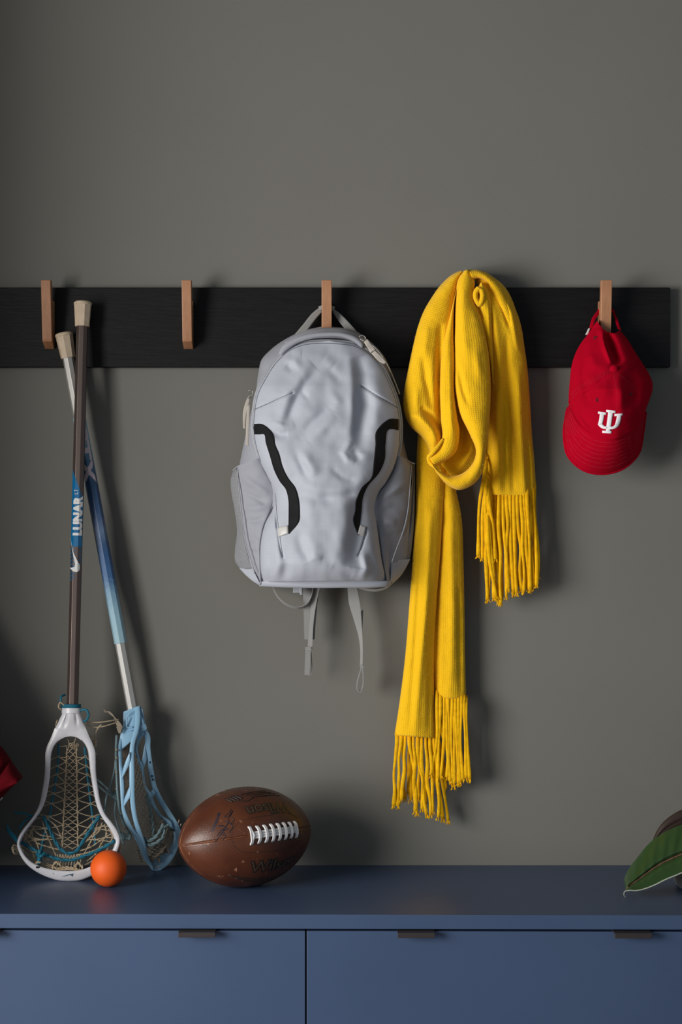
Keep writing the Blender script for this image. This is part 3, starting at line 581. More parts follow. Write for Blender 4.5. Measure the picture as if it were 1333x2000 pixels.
# upper teardrop curl
fold([(939, 552), (930, 574), (929, 592), (936, 625), (948, 670), (957, 715), (962, 752)], [(943, 552), (956, 572), (960, 592), (962, 625), (964, 670), (966, 715), (964, 752)], 60, 26, lambda T: 0.068-0.010*T, 0.016, [([(936, 568), (936, 584)], 5.5, -.022), ([(936, 590), (937, 604), (944, 625)], 3, -.010), ([(955, 600), (958, 680)], 4, .004)], e=.5)
tube(kn, pp([(936, 562, .0845), (930, 570, .083), (929, 580, .082), (933, 590, .082), (937, 595, .082), (941, 588, .084), (943, 577, .085), (941, 566, .085)], 36), 0.0046, 8, closed=True)
fold([(916, 527), (934, 527), (950, 533), (972, 550), (994, 585), (1008, 625), (1016, 670)], [(924, 546), (936, 544), (948, 549), (962, 572), (980, 610), (994, 650), (1008, 680)], 70, 18, (0.064, 0.046), 0.017, e=.5)
kn.build('knitted_cloth', M_yellow, sc)
# fringe
def strand(x0, y0, x1, y1, d0, d1, r=0.0042, wav=2.4, mid=None):
    m = MB(); q = [(x0, y0-18, d0-.014), (x0, y0-3, d0-.003), (x0, y0+8, d0)]; r *= .86
    if mid: q += [(mid[0], mid[1], (d0+d1)/2)]
    else:
        for t in (.3, .55, .8): q.append((x0+(x1-x0)*t+random.uniform(-wav, wav), y0+(y1-y0)*t, d0+(d1-d0)*t+random.uniform(-.002, .002)))
    q.append((x1, y1, d1)); n = 22; ph = random.uniform(0, 6)
    tube(m, pp(q, n), lambda t: r*(0.78+0.16*math.sin(t*7+ph)+(0.12 if t > .9 else 0))*(0.75 if t < .02 else 1), 8, flat=.42)
    e = Vector(P(x1, y1, d1))
    for k in range(5):
        a = Vector((random.uniform(-1, 1)*r*.9, random.uniform(-.4, .4)*r, 0)); tube(m, [e+a*.7, e+a+Vector((0, 0, -.003)), e+a*1.5+Vector((random.uniform(-.002, .002), 0, -.0055-random.uniform(0, .002)))], .0008, 4)
    m.build('fringe_strand', M_fringe, sc)
rt = [(952, 974, 953, 1172), (960, 980, 966, 1168), (968, 978, 973, 1176), (975, 985, 979, 1178), (983, 985, 990, 1166), (990, 975, 993, 1150), (997, 968, 1003, 1160), (1004, 967, 1010, 1158), (1011, 966, 1019, 1152), (1018, 966, 1024, 1155), (1024, 964, 1031, 1150), (1030, 964, 1036, 1152), (1036, 962, 1041, 1148), (1042, 963, 1049, 1143)]
for i, (a, b, c, d) in enumerate(rt): strand(a, min(b, 970), c, d, .060 if 2 < i < 12 else .05, .052+.004*(i % 2), r=.0044)
for i, (a, b, c, d) in enumerate(rt): strand(a+3, min(b, 968)-6, c+2, d-12-6*(i % 3), .044, .040, r=.004)
for a, b, c, d, m_ in [(948, 905, 935, 1084, (937, 985)), (951, 915, 943, 1090, (944, 1000)), (950, 935, 950, 1092, (949, 1010)), (953, 950, 959, 1096, (957, 1020)), (955, 960, 968, 1092, (964, 1030)), (952, 1000, 953, 1170, (950, 1090)), (953, 1000, 970, 1165, (958, 1100)), (956, 1010, 965, 1130, (960, 1080))]:
    strand(a, b, c, d, .062, .058, r=.0046, mid=m_)
lf = [(776, 1438, 770, 1573), (784, 1438, 778, 1574), (792, 1440, 785, 1562), (800, 1442, 812, 1584), (808, 1444, 815, 1588), (816, 1446, 826, 1580), (824, 1448, 834, 1592), (832, 1446, 842, 1592), (840, 1446, 846, 1585), (848, 1444, 857, 1596)]
for i, (a, b, c, d) in enumerate(lf): strand(a, b, c, d, .056-.001*abs(i-4), .050, r=.0046, wav=4)
for i, (a, b, c, d) in enumerate([(788, 1440, 792, 1560), (804, 1444, 803, 1562), (822, 1446, 818, 1560), (836, 1446, 832, 1570), (846, 1446, 866, 1600), (852, 1440, 876, 1603), (843, 1450, 862, 1590), (854, 1420, 872, 1540), (860, 1400, 886, 1536), (800, 1444, 798, 1550)]): strand(a, b, c, d, .040, .036, r=.0044)
for a, b, c, d, m_ in [(854, 1362, 842, 1514, (854, 1445)), (861, 1364, 856, 1520, (858, 1440)), (868, 1366, 862, 1515, (868, 1440)), (876, 1364, 874, 1518, (878, 1440)), (884, 1364, 886, 1523, (882, 1440)), (890, 1366, 896, 1530, (893, 1450)), (896, 1368, 899, 1528, (896, 1450)), (902, 1370, 905, 1522, (900, 1450)), (907, 1372, 911, 1520, (910, 1450)), (911, 1376, 918, 1522, (913, 1440)), (873, 1368, 880, 1526, (874, 1450)), (888, 1372, 888, 1530, (888, 1450))]:
    strand(a, b, c, d, .053, .052, r=.0042, mid=m_)
# loose fibres
fz = MB(); vs = kn.v
cand = random.sample(range(len(vs)), 4200)
for i in cand:
    p = Vector(vs[i])
    if p.y > -0.035 and random.random() < .6: continue
    a = Vector((random.gauss(0, 1), random.uniform(-1, .1), random.gauss(0, 1))).normalized(); l = random.uniform(.002, .006)
    q = p+a*l*.6+Vector((0, 0, -.0004)); e = p+a*l+Vector((random.uniform(-.0015, .0015), 0, random.uniform(-.002, .001)))
    sd = Vector((.00011, 0, .00008)); fz.add([p-sd, p+sd, q+sd, q-sd, e], [(0, 1, 2, 3), (3, 2, 4)])
fz.build('loose_fibres', M_fuzz, sc, kind='stuff')

# ================================================================== cap
cp = thing('baseball_cap', P(1185, 925, 0.07), 'crimson red baseball cap with white interlocked letters hung by its back strap', 'cap')
cr = MB()
CL = [(1167, 626), (1151, 650), (1137, 668), (1126, 687), (1117, 715), (1113, 750), (1111, 786)]
CR = [(1211, 644), (1227, 664), (1240, 685), (1254, 707), (1269, 731), (1276, 755), (1262, 802)]
crr = [([(1174, 640), (1183, 676), (1196, 710)], 6, .012), ([(1186, 650), (1200, 690), (1212, 712)], 9, -.022), ([(1205, 735), (1214, 770), (1214, 815)], 10, .007), ([(1230, 720), (1240, 760), (1236, 800)], 14, -.010), ([(1143, 700), (1140, 740), (1150, 790)], 8, -.005), ([(1155, 690), (1160, 720)], 10, .005), ([(1168, 745), (1150, 760), (1130, 768)], 4, .003), ([(1190, 735), (1165, 752), (1140, 775)], 5, -.004), ([(1262, 735), (1274, 756)], 6, .005), ([(1128, 790), (1140, 815), (1155, 835)], 5, -.003)]
def d_crown(T, U, X, Y):
    up = np.clip((Y-640)/120.0, 0, 1); sk = np.power(np.clip(U, 0, 1), 1.15)
    return 0.050+0.014*(1-up)+0.020*up+(0.012+0.066*up)*np.power(np.clip(4*sk*(1-sk), 0, 1), .6)+ridges(X, Y, crr)*np.clip(dome(U, .5)*1.5, 0, 1)+wob(X, Y, 22, 6.3, .0025)*dome(U, .5)
GC = patch(cr, CL, CR, 150, 110, d_crown, lambda T, U, X, Y: np.minimum(0.036, d_crown(T, U, X, Y)-.004), sag=lambda T, U: (14*(1-T)**2+64*T**1.6)*np.power(np.clip(4*U*(1-U), 0, 1), .8))
cr.build('crown', M_red, cp); SC = Surf(GC)
br = MB()
def d_brim(T, U, X, Y):
    s0 = SC(X[:, :1], Y[:, :1])-.0035; o_ = 0.034+0.052*np.power(np.clip(4*T*(1-T), 0, 1), .6); u_ = np.power(U, 1.3)
    return s0*(1-u_)+o_*u_+.006*dome(U, .7)
GB = patch(br, [(1120, 783), (1127, 800), (1139, 818), (1157, 834), (1182, 845), (1208, 843), (1227, 831), (1243, 815), (1253, 798)], [(1107, 797), (1102, 850), (1110, 890), (1142, 919), (1181, 925.5), (1222, 913), (1248, 886), (1257, 845), (1262, 806)], 90, 40, d_brim, th=0.004)
br.build('brim', M_red, cp); SB = Surf(GB)
s_ = MB(); ring = path([(1108, 800), (1102, 850), (1110, 890), (1142, 919), (1181, 925.5), (1222, 913), (1248, 886), (1257, 845), (1262, 806)], 70)
tube(s_, [P(x, y, SB(x, y)-.001) for x, y in ring], .0024, 7)
tube(s_, [P(x, y, SB(x, y)+.0003) for x, y in path([(1112, 785), (1118, 806), (1130, 826), (1151, 845), (1181, 856), (1210, 854), (1231, 841), (1248, 824), (1260, 804)], 60)], .0012, 6)
s_.build('brim_edge', M_red, cp)
for k in range(7):
    f = (k+1)/8.5; q = []
    for i in range(50):
        t = .06+.88*i/49; a = path([(1111, 783), (1130, 826), (1151, 845), (1181, 856), (1210, 854), (1231, 841), (1262, 800)], 51)[int(t*50)]; b = path([(1108, 800), (1102, 850), (1125, 908), (1181, 925.5), (1232, 906), (1257, 850), (1262, 806)], 51)[int(t*50)]
        x, y = a[0]*(1-f)+b[0]*f, a[1]*(1-f)+b[1]*f; q.append(P(x, y, SB(x, y)-.0001))
    if k == 0: sm = MB()
    tube(sm, q, .0003, 4)
def dash(mb_, pts, surf, n, r=.0005, duty=.6, eps=.0003):
    q = path(pts, n*3)
    for i in range(n):
        seg = q[i*3:i*3+3]; 
        if len(seg) < 2: continue
        seg = [seg[0]*(1-duty)+seg[0]*duty, seg[0]*(1-duty)+seg[-1]*duty]
        tube(mb_, [P(x, y, surf(x, y)+eps) for x, y in seg], r, 4)
for pts in ([(1193, 726), (1165, 742), (1132, 762), (1118, 778)], [(1190, 722), (1162, 738), (1130, 757), (1115, 772)], [(1208, 730), (1228, 745), (1245, 762)], [(1200, 730), (1206, 770), (1206, 800)]): dash(sm, pts, SC, 16)
sm.build('stitching', M_redstitch, cp, kind='stuff')
bu = MB(); c = P(1200, 721, SC(1200, 721)+.0015); ball(bu, c, .0075, 16, 10, 1, .55, 1); bu.build('top_button', M_red, cp)
for x, y in ((1164, 660), (1168, 781), (1232, 770)):
    ey = MB(); d = SC(x, y); tube(ey, [P(x+3*math.cos(a), y+3*math.sin(a), d+.0006) for a in np.linspace(0, 2*PI, 13)[:-1]], .0008, 5, closed=True); ball(ey, P(x, y, d), .0018, 8, 6, 1, .4, 1); ey.build('eyelet', M_eyelet, cp)
ss = MB(); patch(ss, [(1150, 654), (1152, 640), (1158, 620), (1170, 604)], [(1158, 650), (1160, 636), (1165, 622), (1174, 611)], 20, 5, lambda T, U, X, Y: .058-.022*T, th=.003)
patch(ss, [(1197, 610), (1202, 625), (1207, 642)], [(1200, 606), (1207, 624), (1214, 645)], 16, 5, lambda T, U, X, Y: .037+.02*T, th=.003)
ribbon(ss, pp([(1170, 607, .037), (1178, 603.5, .037), (1186, 603, .037), (1199, 608, .038)], 12), (0, .004, 0), .006)
ss.build('back_strap', M_red, cp)
ss = MB(); patch(ss, [(1150, 641), (1144, 654)], [(1154, 641), (1149, 654)], 4, 4, lambda T, U, X, Y: .057, th=.002); ss.build('strap_label', M_whitecloth, cp, label='small white label on the strap')
lg = MB()
for L_, R_ in (([(1185, 800.3), (1185, 804.8)], [(1203.7, 802.5), (1203, 807)]), ([(1189, 803), (1184, 843)], [(1198.6, 804), (1192.6, 843)]), ([(1177, 841), (1177, 845.6)], [(1195.7, 842), (1195, 846.6)]),
               ([(1169, 803.5), (1168.5, 808)], [(1185.3, 806), (1184.5, 810.5)]), ([(1172.5, 807), (1171, 820), (1168.4, 829)], [(1181, 809), (1179.5, 820), (1177.5, 828)]),
               ([(1168.4, 829), (1173, 834.5), (1179, 837.6), (1186.5, 838)], [(1177.5, 828), (1179.5, 830.5), (1182.5, 832.3), (1187, 832.6)]),
               ([(1201, 808.6), (1201, 813)], [(1218, 807.3), (1216.6, 811.6)]), ([(1206, 811), (1204.5, 820), (1202, 829)], [(1214.5, 810), (1213.5, 820), (1210.4, 830)]),
               ([(1210.4, 830), (1206, 835), (1199, 838.2), (1191, 838.6)], [(1202, 829), (1200.5, 831.2), (1197, 833), (1191.5, 833.2)])):
    patch(lg, L_, R_, 8, 7, lambda T, U, X, Y: SC(X, Y)+.0010+.0012*dome(U, .4), th=.003)
lg.build('embroidered_letters', M_white_thread, cp, label='white raised interlocked letters')

# ================================================================== lacrosse sticks
def c1(py): return 161.7-0.02575*(py-600)
def d1(py): return 0.048+(py-590)*0.0000770
def c2(py): return 132.7+0.184*(py-695)
def d2(py): return 0.040+(py-650)*0.0000115
def octa(c, dd, py, ang0, hw):
    """octagonal section around the shaft axis at image row py: list of 8 points"""
    p = P(c(py), py, dd(py)); q = P(c(py+10), py+10, dd(py+10)); t = (q-p).normalized()
    r = Vector((1, 0, 0)); r = (r-t*r.dot(t)).normalized(); f = t.cross(r); 
    if f.y > 0: f = -f
    R = hw/math.cos(PI/8); return [p+r*math.cos(a)*R+f*math.sin(a)*R for a in [ang0+k*PI/4 for k in range(8)]], p, r, f
def shaft(c, dd, y0, y1, ang0, hw, mb_, n=26):
    v = []; 
    hwf = hw if callable(hw) else (lambda t: hw)
    for i in range(n): v += octa(c, dd, y0+(y1-y0)*i/(n-1), ang0, hwf(i/(n-1)))[0]
    f = [tuple(range(7, -1, -1)), tuple((n-1)*8+k for k in range(8))]
    for i in range(n-1): f += [(i*8+k, i*8+(k+1) % 8, (i+1)*8+(k+1) % 8, (i+1)*8+k) for k in range(8)]
    mb_.add(v, f); return mb_
def on_shaft(c, dd, ang0, hw, facet_off, eps):
    """maps (s metres across, image row) to the octagonal surface"""
    fw = 2*hw*math.tan(PI/8)
    def fn(s, py):
        _, p, r, f = octa(c, dd, py, ang0, hw)
        s2 = s+facet_off; k = math.floor(s2/fw+.5); loc = s2-k*fw; a = PI/2-k*PI/4+(PI/8 if facet_off else 0)
        nrm = r*math.cos(a)+f*math.sin(a); tg = r*math.sin(a)-f*math.cos(a)
        return p+nrm*(hw+eps)+tg*loc
    return fn, fw
HW = 0.0101
s1 = thing('lacrosse_stick', P(135, 1721, d1(1720)), 'lacrosse stick with dark brown shaft and white head with teal strings', 'lacrosse stick', 'lacrosse sticks leaning on the wall')
mb = MB(); shaft(c1, d1, 632, 1392, PI/8, HW, mb); mb.build('shaft', M_shaft1, s1, smooth=False, bevel=.0006)
def endcap(c, dd, y0, ang0, par):
    m = MB(); shaft(c, dd, y0+5, y0+48, ang0, lambda t: .0150-.0026*t, m, 6)
    v = []; n = 28; pr = [(-2.5, .002), (-1.8, .009), (-.4, .0145), (2, .0166), (5, .0166), (7, .0148)]
    for dy, r in pr:
        _, p, a, f = octa(c, dd, y0+dy, ang0, HW); v += [p+a*math.cos(2*PI*k/n)*r+f*math.sin(2*PI*k/n)*r for k in range(n)]
    fc = [tuple(range(n)), tuple((len(pr)-1)*n+k for k in range(n))]
    for i in range(len(pr)-1): fc += [(i*n+k, i*n+(k+1) % n, (i+1)*n+(k+1) % n, (i+1)*n+k) for k in range(n)]
    m.add(v, fc); m.build('end_cap', M_cap, par, autosm=30, label='cream rubber end cap')
endcap(c1, d1, 590, PI/8, s1)
# printing on the brown shaft
fn, fw = on_shaft(c1, d1, PI/8, HW, 0, .00025); cuts = [(k+.5)*fw for k in range(-4, 4)]
def sfor(px, py): return (px-c1(py))/1080.0*1.12
blue_ = [(-.0118, 918), (-.004, 935), (.004, 955), (.0125, 978), (.0125, 1072), (.004, 1068), (-.0118, 1066)]
m = MB(); wrap_flat(m, blue_, [tuple(range(7))], fn, cuts, list(range(925, 1070, 12))); m.build('printed_band', M_bluemark, s1, smooth=False, label='blue printed band')
fn2, _ = on_shaft(c1, d1, PI/8, HW, 0, .0005)
sw = [(137.6, 1051.5), (141.5, 1065), (146.5, 1082), (152, 1095), (157, 1103.6), (157.5, 1110), (155.5, 1115.5), (151.5, 1118), (146, 1117), (140, 1112.5), (136.2, 1108.8), (142.5, 1109.6), (147.5, 1107.5), (148.2, 1103), (147, 1094), (143.5, 1077)]
swq = [(sfor(x, y), y) for x, y in sw]; swm = MB()
tri = [(0, 1, 15), (1, 2, 14, 15), (2, 3, 13, 14), (3, 4, 12, 13), (4, 5, 6, 12), (6, 7, 11, 12), (7, 8, 10, 11), (8, 9, 10)]
wrap_flat(swm, swq, tri, fn2, cuts); 
v, f = text_shape('LUNAR', 0.0175, bold=.0011, spacing=1.02)
# text runs up the shaft: text x -> rows upward, text y -> across
xs = [q[0] for q in v]; ys = [q[1] for q in v]; tx = (max(xs)-min(xs)); ty = max(ys)-min(ys)
v = [(.0120-(y-min(ys))/ty*.0190, 1046.5-(x-min(xs))/tx*77) for x, y in v]; wrap_flat(swm, v, f, fn2, cuts)
v, f = text_shape('LT', 0.0085, spacing=1.0); xs = [q[0] for q in v]; ys = [q[1] for q in v]; tx = (max(xs)-min(xs)); ty = max(ys)-min(ys)
v = [(.0018-(y-min(ys))/ty*.0070, 966-(x-min(xs))/tx*9.5) for x, y in v]
wrap_flat(swm, v, f, fn2, cuts)
swm.build('white_lettering', M_whitemark, s1, smooth=False, label='white capital lettering and curved tick mark')
m = MB()
for k in range(9):
    y = 1074+k*7.5; a = [(-.0118, y), (-.004, y-6), (.0, y-7), (.0, y-5.2), (-.004, y-4), (-.0118, y+2)]; wrap_flat(m, a, [tuple(range(6))], fn, cuts)
    if k < 5: b_ = [(.006, y-2), (.0125, y-7), (.0125, y-5), (.006, y)]; wrap_flat(m, b_, [(0, 1, 2, 3)], fn, cuts)
m.build('curved_stripes', M_bluemark, s1, smooth=False, label='thin blue curved stripes')
# white head
hf = MB()
OL = [(107, 1422), (99, 1442), (92, 1457), (88.5, 1472), (88, 1490), (87, 1510), (83, 1540), (75, 1575), (61, 1600), (45, 1620), (36, 1635), (33, 1650), (38, 1667), (51, 1687), (70, 1702), (95, 1714), (118, 1720), (136, 1721)]
IL = [(137, 1438), (121, 1442), (108, 1454), (101, 1470), (99, 1490), (98, 1510), (94, 1540), (86, 1570), (73, 1593), (57, 1613), (46, 1630), (39, 1645), (43, 1661), (57, 1680), (78, 1692), (100, 1698), (120, 1701), (136, 1701.5)]
OR = [(167, 1421), (175, 1440), (182, 1455), (186, 1468), (187, 1485), (188, 1510), (192, 1540), (197, 1567), (206, 1590), (220, 1608), (231, 1625), (235, 1641), (231, 1660), (220, 1678), (204, 1694), (182, 1709), (157, 1719), (136, 1721)]
IR = [(137, 1438), (151, 1440), (163, 1449), (171, 1464), (174, 1485), (177, 1510), (182, 1540), (188, 1568), (197, 1592), (210, 1611), (221, 1629), (226, 1643), (222, 1657), (210, 1672), (190, 1686), (168, 1696), (152, 1700.5), (136, 1701.5)]
def dh(Y): return 0.048+(Y-590)*0.0000770
for O_, I_ in ((OL, IL), (OR, IR)):
    patch(hf, O_, I_, 150, 8, lambda T, U, X, Y: dh(Y)+.008+.0022*dome(U, .5)+.003*np.clip(T*3-2, 0, 1)*U, th=.011)
    # rear rail and struts
    rr = path(I_[1:], 60); o_ = path(O_[1:], 60)
    rail = [P(rr[i][0]*.72+o_[i][0]*.28, rr[i][1]*.72+o_[i][1]*.28, dh(rr[i][1])-.020+.016*max(0, (i-42)/18)+.01*max(0, (6-i)/6)) for i in range(60)]
    tube(hf, rail, .0030, 7)
    for k in range(4, 58, 7):
        j = min(59, k+4); tube(hf, [P(o_[k][0]*.5+rr[k][0]*.5, o_[k][1]*.5+rr[k][1]*.5, dh(rr[k][1])+.002), rail[j]], .0026, 6)
patch(hf, [(121, 1384), (121, 1394), (117, 1403), (111, 1416), (106, 1426), (105, 1429)], [(157, 1384), (158, 1394), (161, 1403), (165, 1416), (169, 1426), (170, 1429)], 40, 20, lambda T, U, X, Y: dh(Y)+.006+.010*dome(U, .6)*(1-.6*T)-.004*np.exp(-((np.abs(U-.5)-.22)/.05)**2)*np.clip(1-np.abs(T-.45)*2.2, 0, 1), lambda T, U, X, Y: dh(Y)-.012)
patch(hf, [(113, 1424), (118, 1420), (125, 1418), (137, 1417), (150, 1418), (156, 1420), (161, 1423)], [(114, 1447), (118, 1444), (125, 1440.5), (137, 1438), (149, 1440), (155, 1443), (159, 1446)], 40, 12, lambda T, U, X, Y: dh(Y)+.0092+.0006*dome(U, .5), th=.011)
patch(hf, [(120.5, 1383), (120.5, 1393)], [(158, 1383), (158.5, 1393)], 8, 16, lambda T, U, X, Y: dh(Y)+.007+.011*dome(U, .55), lambda T, U, X, Y: dh(Y)-.015)
hf.build('head_frame', M_whiteplastic, s1, autosm=50, label='white plastic head')
sk = MB(); decal_s = lambda X, Y: dh(Y)+.0125
for L_, R_ in (([(121, 1712.6), (133, 1709.8), (143.8, 1707)], [(121.5, 1712), (134, 1708), (143.6, 1706.2)]), ([(134, 1709), (139, 1709.8)], [(143.6, 1706.4), (141.4, 1712.2)])):
    patch(sk, L_, R_, 6, 3, lambda T, U, X, Y: decal_s(X, Y), th=.0008)
sk.build('scoop_mark', M_navymark, s1, smooth=False, label='small dark tick mark on scoop')
# holes in the scoop, strung with cord
for x, y in ((74, 1694), (105, 1706), (161, 1705)): hl = MB(); ball(hl, P(x, y, dh(y)+.0105), .0042, 12, 8, 1, .25, .55); hl.build('string_hole', M_dark, s1)
# netting: soft mesh down the middle
def zz(X, Y): return dh(Y)-.012-.016*math.sin(min(1, max(0, (Y-1450)/240))*PI)
nm = MB(); rows = 30
for k in range(3):
    q = []
    for i in range(rows+1):
        t = i/rows; y = 1459+t*198; xl = 130.5-t*9; xr = 149-(0 if t < .1 else 0)+t*3; wcol = (xr-xl)/3
        xx = xl+wcol*(k+.5)+(0.42*wcol if (i+k) % 2 else -.42*wcol); q.append(P(xx, y, zz(xx, y)+.0006*((i+k) % 2)))
        q.append(P(xx, y+2.6, zz(xx, y)))
    tube(nm, q, .00085, 5)
for a, b in (((131, 1460), (121.5, 1655)), ((149.5, 1460), (152.5, 1655))):
    twisted(nm, [P(a[0]+(b[0]-a[0])*i/60+.6*math.sin(i*1.3), a[1]+(b[1]-a[1])*i/60, zz(0, a[1]+(b[1]-a[1])*i/60)+.001) for i in range(61)], .0010, .007, 5)
random.seed(11)
def kn_(x, y, r=.0022): tube(nm, [P(x+r*900*math.cos(a), y+r*700*math.sin(a), zz(x, y)+.002+.001*math.sin(3*a)) for a in np.linspace(0, 2*PI, 11)[:-1]], .0009, 5, closed=True)
TLl = [(114.8, 1453), (113.6, 1485), (108, 1530), (101, 1570), (94.5, 1604), (84.4, 1638), (77.6, 1683)]
TLr = [(165.4, 1460), (168.8, 1494), (174.4, 1546), (180, 1588), (185.7, 1638), (185.7, 1652)]
def xat(pl, y):
    for (a, b), (c, d) in zip(pl[:-1], pl[1:]):
        if b <= y <= d: return a+(c-a)*(y-b)/(d-b)
    return pl[-1][0] if y > pl[-1][1] else pl[0][0]
def seg(pts, r=.00095):
    tube(nm, [P(x, y, zz(x, y)+.0015) for x, y in path(pts, max(3, len(pts)*5))], r, 5)
ys_in = [1479, 1487, 1506, 1529, 1543, 1562, 1586, 1611, 1636]; ys_te = [1478, 1496, 1513, 1532, 1550, 1570, 1595, 1618, 1640]
for side, tl_, fr_ in ((-1, TLl, IL), (1, TLr, IR)):
    for i, yi in enumerate(ys_in):
        xi = (131-(yi-1460)*.048) if side < 0 else (149.5+(yi-1460)*.015); yt = ys_te[i]; xt = xat(tl_, yt)
        seg([(xi, yi), ((xi+xt)/2, (yi+yt)/2+1), (xt, yt)]); kn_(xi, yi, .0020); kn_(xt, yt, .0027)
        if i < 8:
            y2 = ys_in[i+1]; x2 = (131-(y2-1460)*.048) if side < 0 else (149.5+(y2-1460)*.015); seg([(xt, yt), ((xt+x2)/2, (yt+y2)/2), (x2, y2)])
        # to the side wall
        xf = xat([q for q in fr_[2:12]], min(yt+8, 1640)); seg([(xt, yt), ((xt+xf)/2+side*-1, yt+2), (xf, yt+6)]); 
        if i > 3: seg([(xt, yt), ((xt+xf)/2, yt-4), (xf, yt-4)])
fan = [[(120, 1636), (108, 1612), (93, 1600), (80, 1592)], [(120, 1655), (104, 1636), (80, 1631), (62, 1618)], [(118, 1660), (98, 1655), (76, 1648), (52, 1630)], [(70, 1612), (62, 1626), (72, 1647), (80, 1668), (96, 1680)], [(82, 1602), (90, 1625), (100, 1650), (110, 1672)], [(46, 1632), (60, 1652), (66, 1672), (74, 1690)], [(40, 1655), (60, 1675), (76, 1688), (100, 1697)], [(40, 1650), (62, 1662), (82, 1668), (104, 1676)], [(52, 1625), (48, 1640), (44, 1655)], [(84, 1682), (104, 1690), (112, 1682)], [(66, 1615), (58, 1632), (78, 1640), (96, 1636)],
       [(153, 1636), (168, 1622), (182, 1606), (196, 1596)], [(153, 1656), (172, 1640), (188, 1622), (206, 1610)], [(156, 1662), (176, 1655), (196, 1642), (218, 1628)], [(205, 1612), (208, 1628), (198, 1648), (186, 1668), (170, 1682)], [(192, 1600), (186, 1625), (174, 1650), (162, 1672)], [(222, 1634), (212, 1652), (204, 1672), (196, 1684)], [(150, 1670), (176, 1664), (200, 1654), (224, 1645)], [(165, 1690), (180, 1682), (198, 1674)], [(212, 1618), (220, 1632), (216, 1648)], [(200, 1606), (194, 1622), (180, 1634), (166, 1636)]]
for q in fan:
    twisted(nm, [P(x, y, zz(x, y)+.002) for x, y in path(q, 26)], .00075, .012, 4)
    for x, y in q[1:-1]: kn_(x, y, .0018)
for i in range(9):
    x = 112+i*5.5; seg([(x, 1668), (x+2.5, 1678), (x+5, 1669)]); seg([(x+2.5, 1678), (x, 1688), (x-1+random.uniform(-2, 2), 1698)])
seg([(75, 1692), (90, 1690), (105, 1697)], .0012)
for pts in ([(105, 1706), (103, 1694), (110, 1684), (120, 1692)], [(161, 1705), (160, 1692), (152, 1686), (146, 1694)], [(110, 1698), (125, 1694), (140, 1695), (158, 1700)], [(108, 1701), (125, 1698), (142, 1698), (159, 1703)], [(104, 1692), (112, 1699)], [(74, 1694), (70, 1686), (80, 1684)]):
    twisted(nm, [P(x, y, dh(y)+.004) for x, y in path(pts, 20)], .0014, .008, 5)
seg([(131, 1440), (135, 1452), (134, 1462)]); seg([(149, 1440), (145, 1452), (147, 1462)]); seg([(115, 1458), (132, 1457)])
for x, y in ((138, 1454), (143, 1453), (151, 1455), (140, 1458), (148, 1459)): kn_(x, y, .003)
nm.build('netting', M_tan, s1, label='tan strung netting', kind='stuff')
def teal(pts, tw=True, r=.0019, n=50, dz=.005, name='shooting_string'):
    m = MB(); q = [P(x, y, zz(x, y)+dz) for x, y in path(pts, n)]
    (twisted(m, q, r, .016, 7) if tw else tube(m, q, r, 7)); m.build(name, M_teal, s1, label='teal cord')
teal(TLl, False, .0020, dz=.0005, name='sidewall_string'); teal(TLr, False, .0020, dz=.0005, name='sidewall_string')
teal([(96, 1604), (90, 1625), (82, 1660), (80, 1683)], False, .0018, dz=-.002, name='sidewall_string')
teal([(84, 1593), (97, 1620), (108, 1643), (119, 1659), (135, 1667), (149, 1662), (160, 1647), (171, 1629), (195, 1592)])
teal([(42, 1644), (58, 1655), (75, 1663), (101, 1674), (120, 1679), (137, 1680), (162, 1673), (193, 1660), (225, 1642)])
m = MB()
CORD = ['tie_cord', M_teal, 'loose teal cord end']
def tp(pts, r=.0019, n=24): m_ = MB(); tube(m_, pp(pts, n), r, 7); m_.build(CORD[0], CORD[1], s1, label=CORD[2])
tp([(76, 1592, .10), (66, 1594, .115), (50, 1589, .12), (28, 1587, .12)]); tp([(70, 1593, .11), (52, 1600, .12), (42, 1612, .12), (38, 1618, .12)]); tp([(36, 1644, .12), (28, 1632, .13), (18, 1622, .13), (13, 1611, .13)], .0024); tp([(40, 1650, .12), (30, 1640, .125), (20, 1628, .128), (14, 1618, .128)], .0024)
tp([(78, 1660, .125), (77, 1675, .13), (76, 1688, .135)], .004); tp([(72, 1668, .125), (80, 1672, .135), (88, 1666, .13)], .003)
for k in range(3): tp([(121+18*(1-math.cos(a)), 1376+k*3.2+1.5*math.sin(a*.9), .108+.016*math.sin(a)) for a in np.linspace(0, PI, 12)], .0018)
tp([(124, 1378, .118), (119, 1370, .118), (120, 1360, .115), (127, 1357, .108)]); tp([(156, 1388, .118), (168, 1386, .122), (173, 1397, .122), (168, 1407, .118), (160, 1408, .112)], .0021)
CORD[:] = ['loose_cord', M_tan, 'loose tan cord end']
tp([(126, 1378, .12), (118, 1372, .121), (115, 1382, .12), (120, 1386, .118)], .0014)
tp([(170, 1410, .10), (190, 1411, .10), (215, 1408, .095), (232, 1405, .085)], .0012); tp([(170, 1414, .10), (180, 1420, .10), (200, 1419, .098), (228, 1411, .085)], .0012); tp([(198, 1415, .10), (190, 1425, .10), (186, 1438, .10), (186, 1452, .10)], .0013); tp([(174, 1438, .11), (180, 1438, .11), (184, 1446, .11)], .0013)
for k in range(3): tp([(182, 1447+k*4, .105), (186, 1450+k*4, .111), (188, 1446+k*4, .105)], .0017, 10)
tp([(184, 1468, .105), (189, 1474, .108), (184, 1476, .106)], .0014); tp([(112, 1406, .11), (110, 1414, .108), (112, 1420, .104)], .0010); tp([(109, 1415, .11), (111, 1424, .106)], .0012)
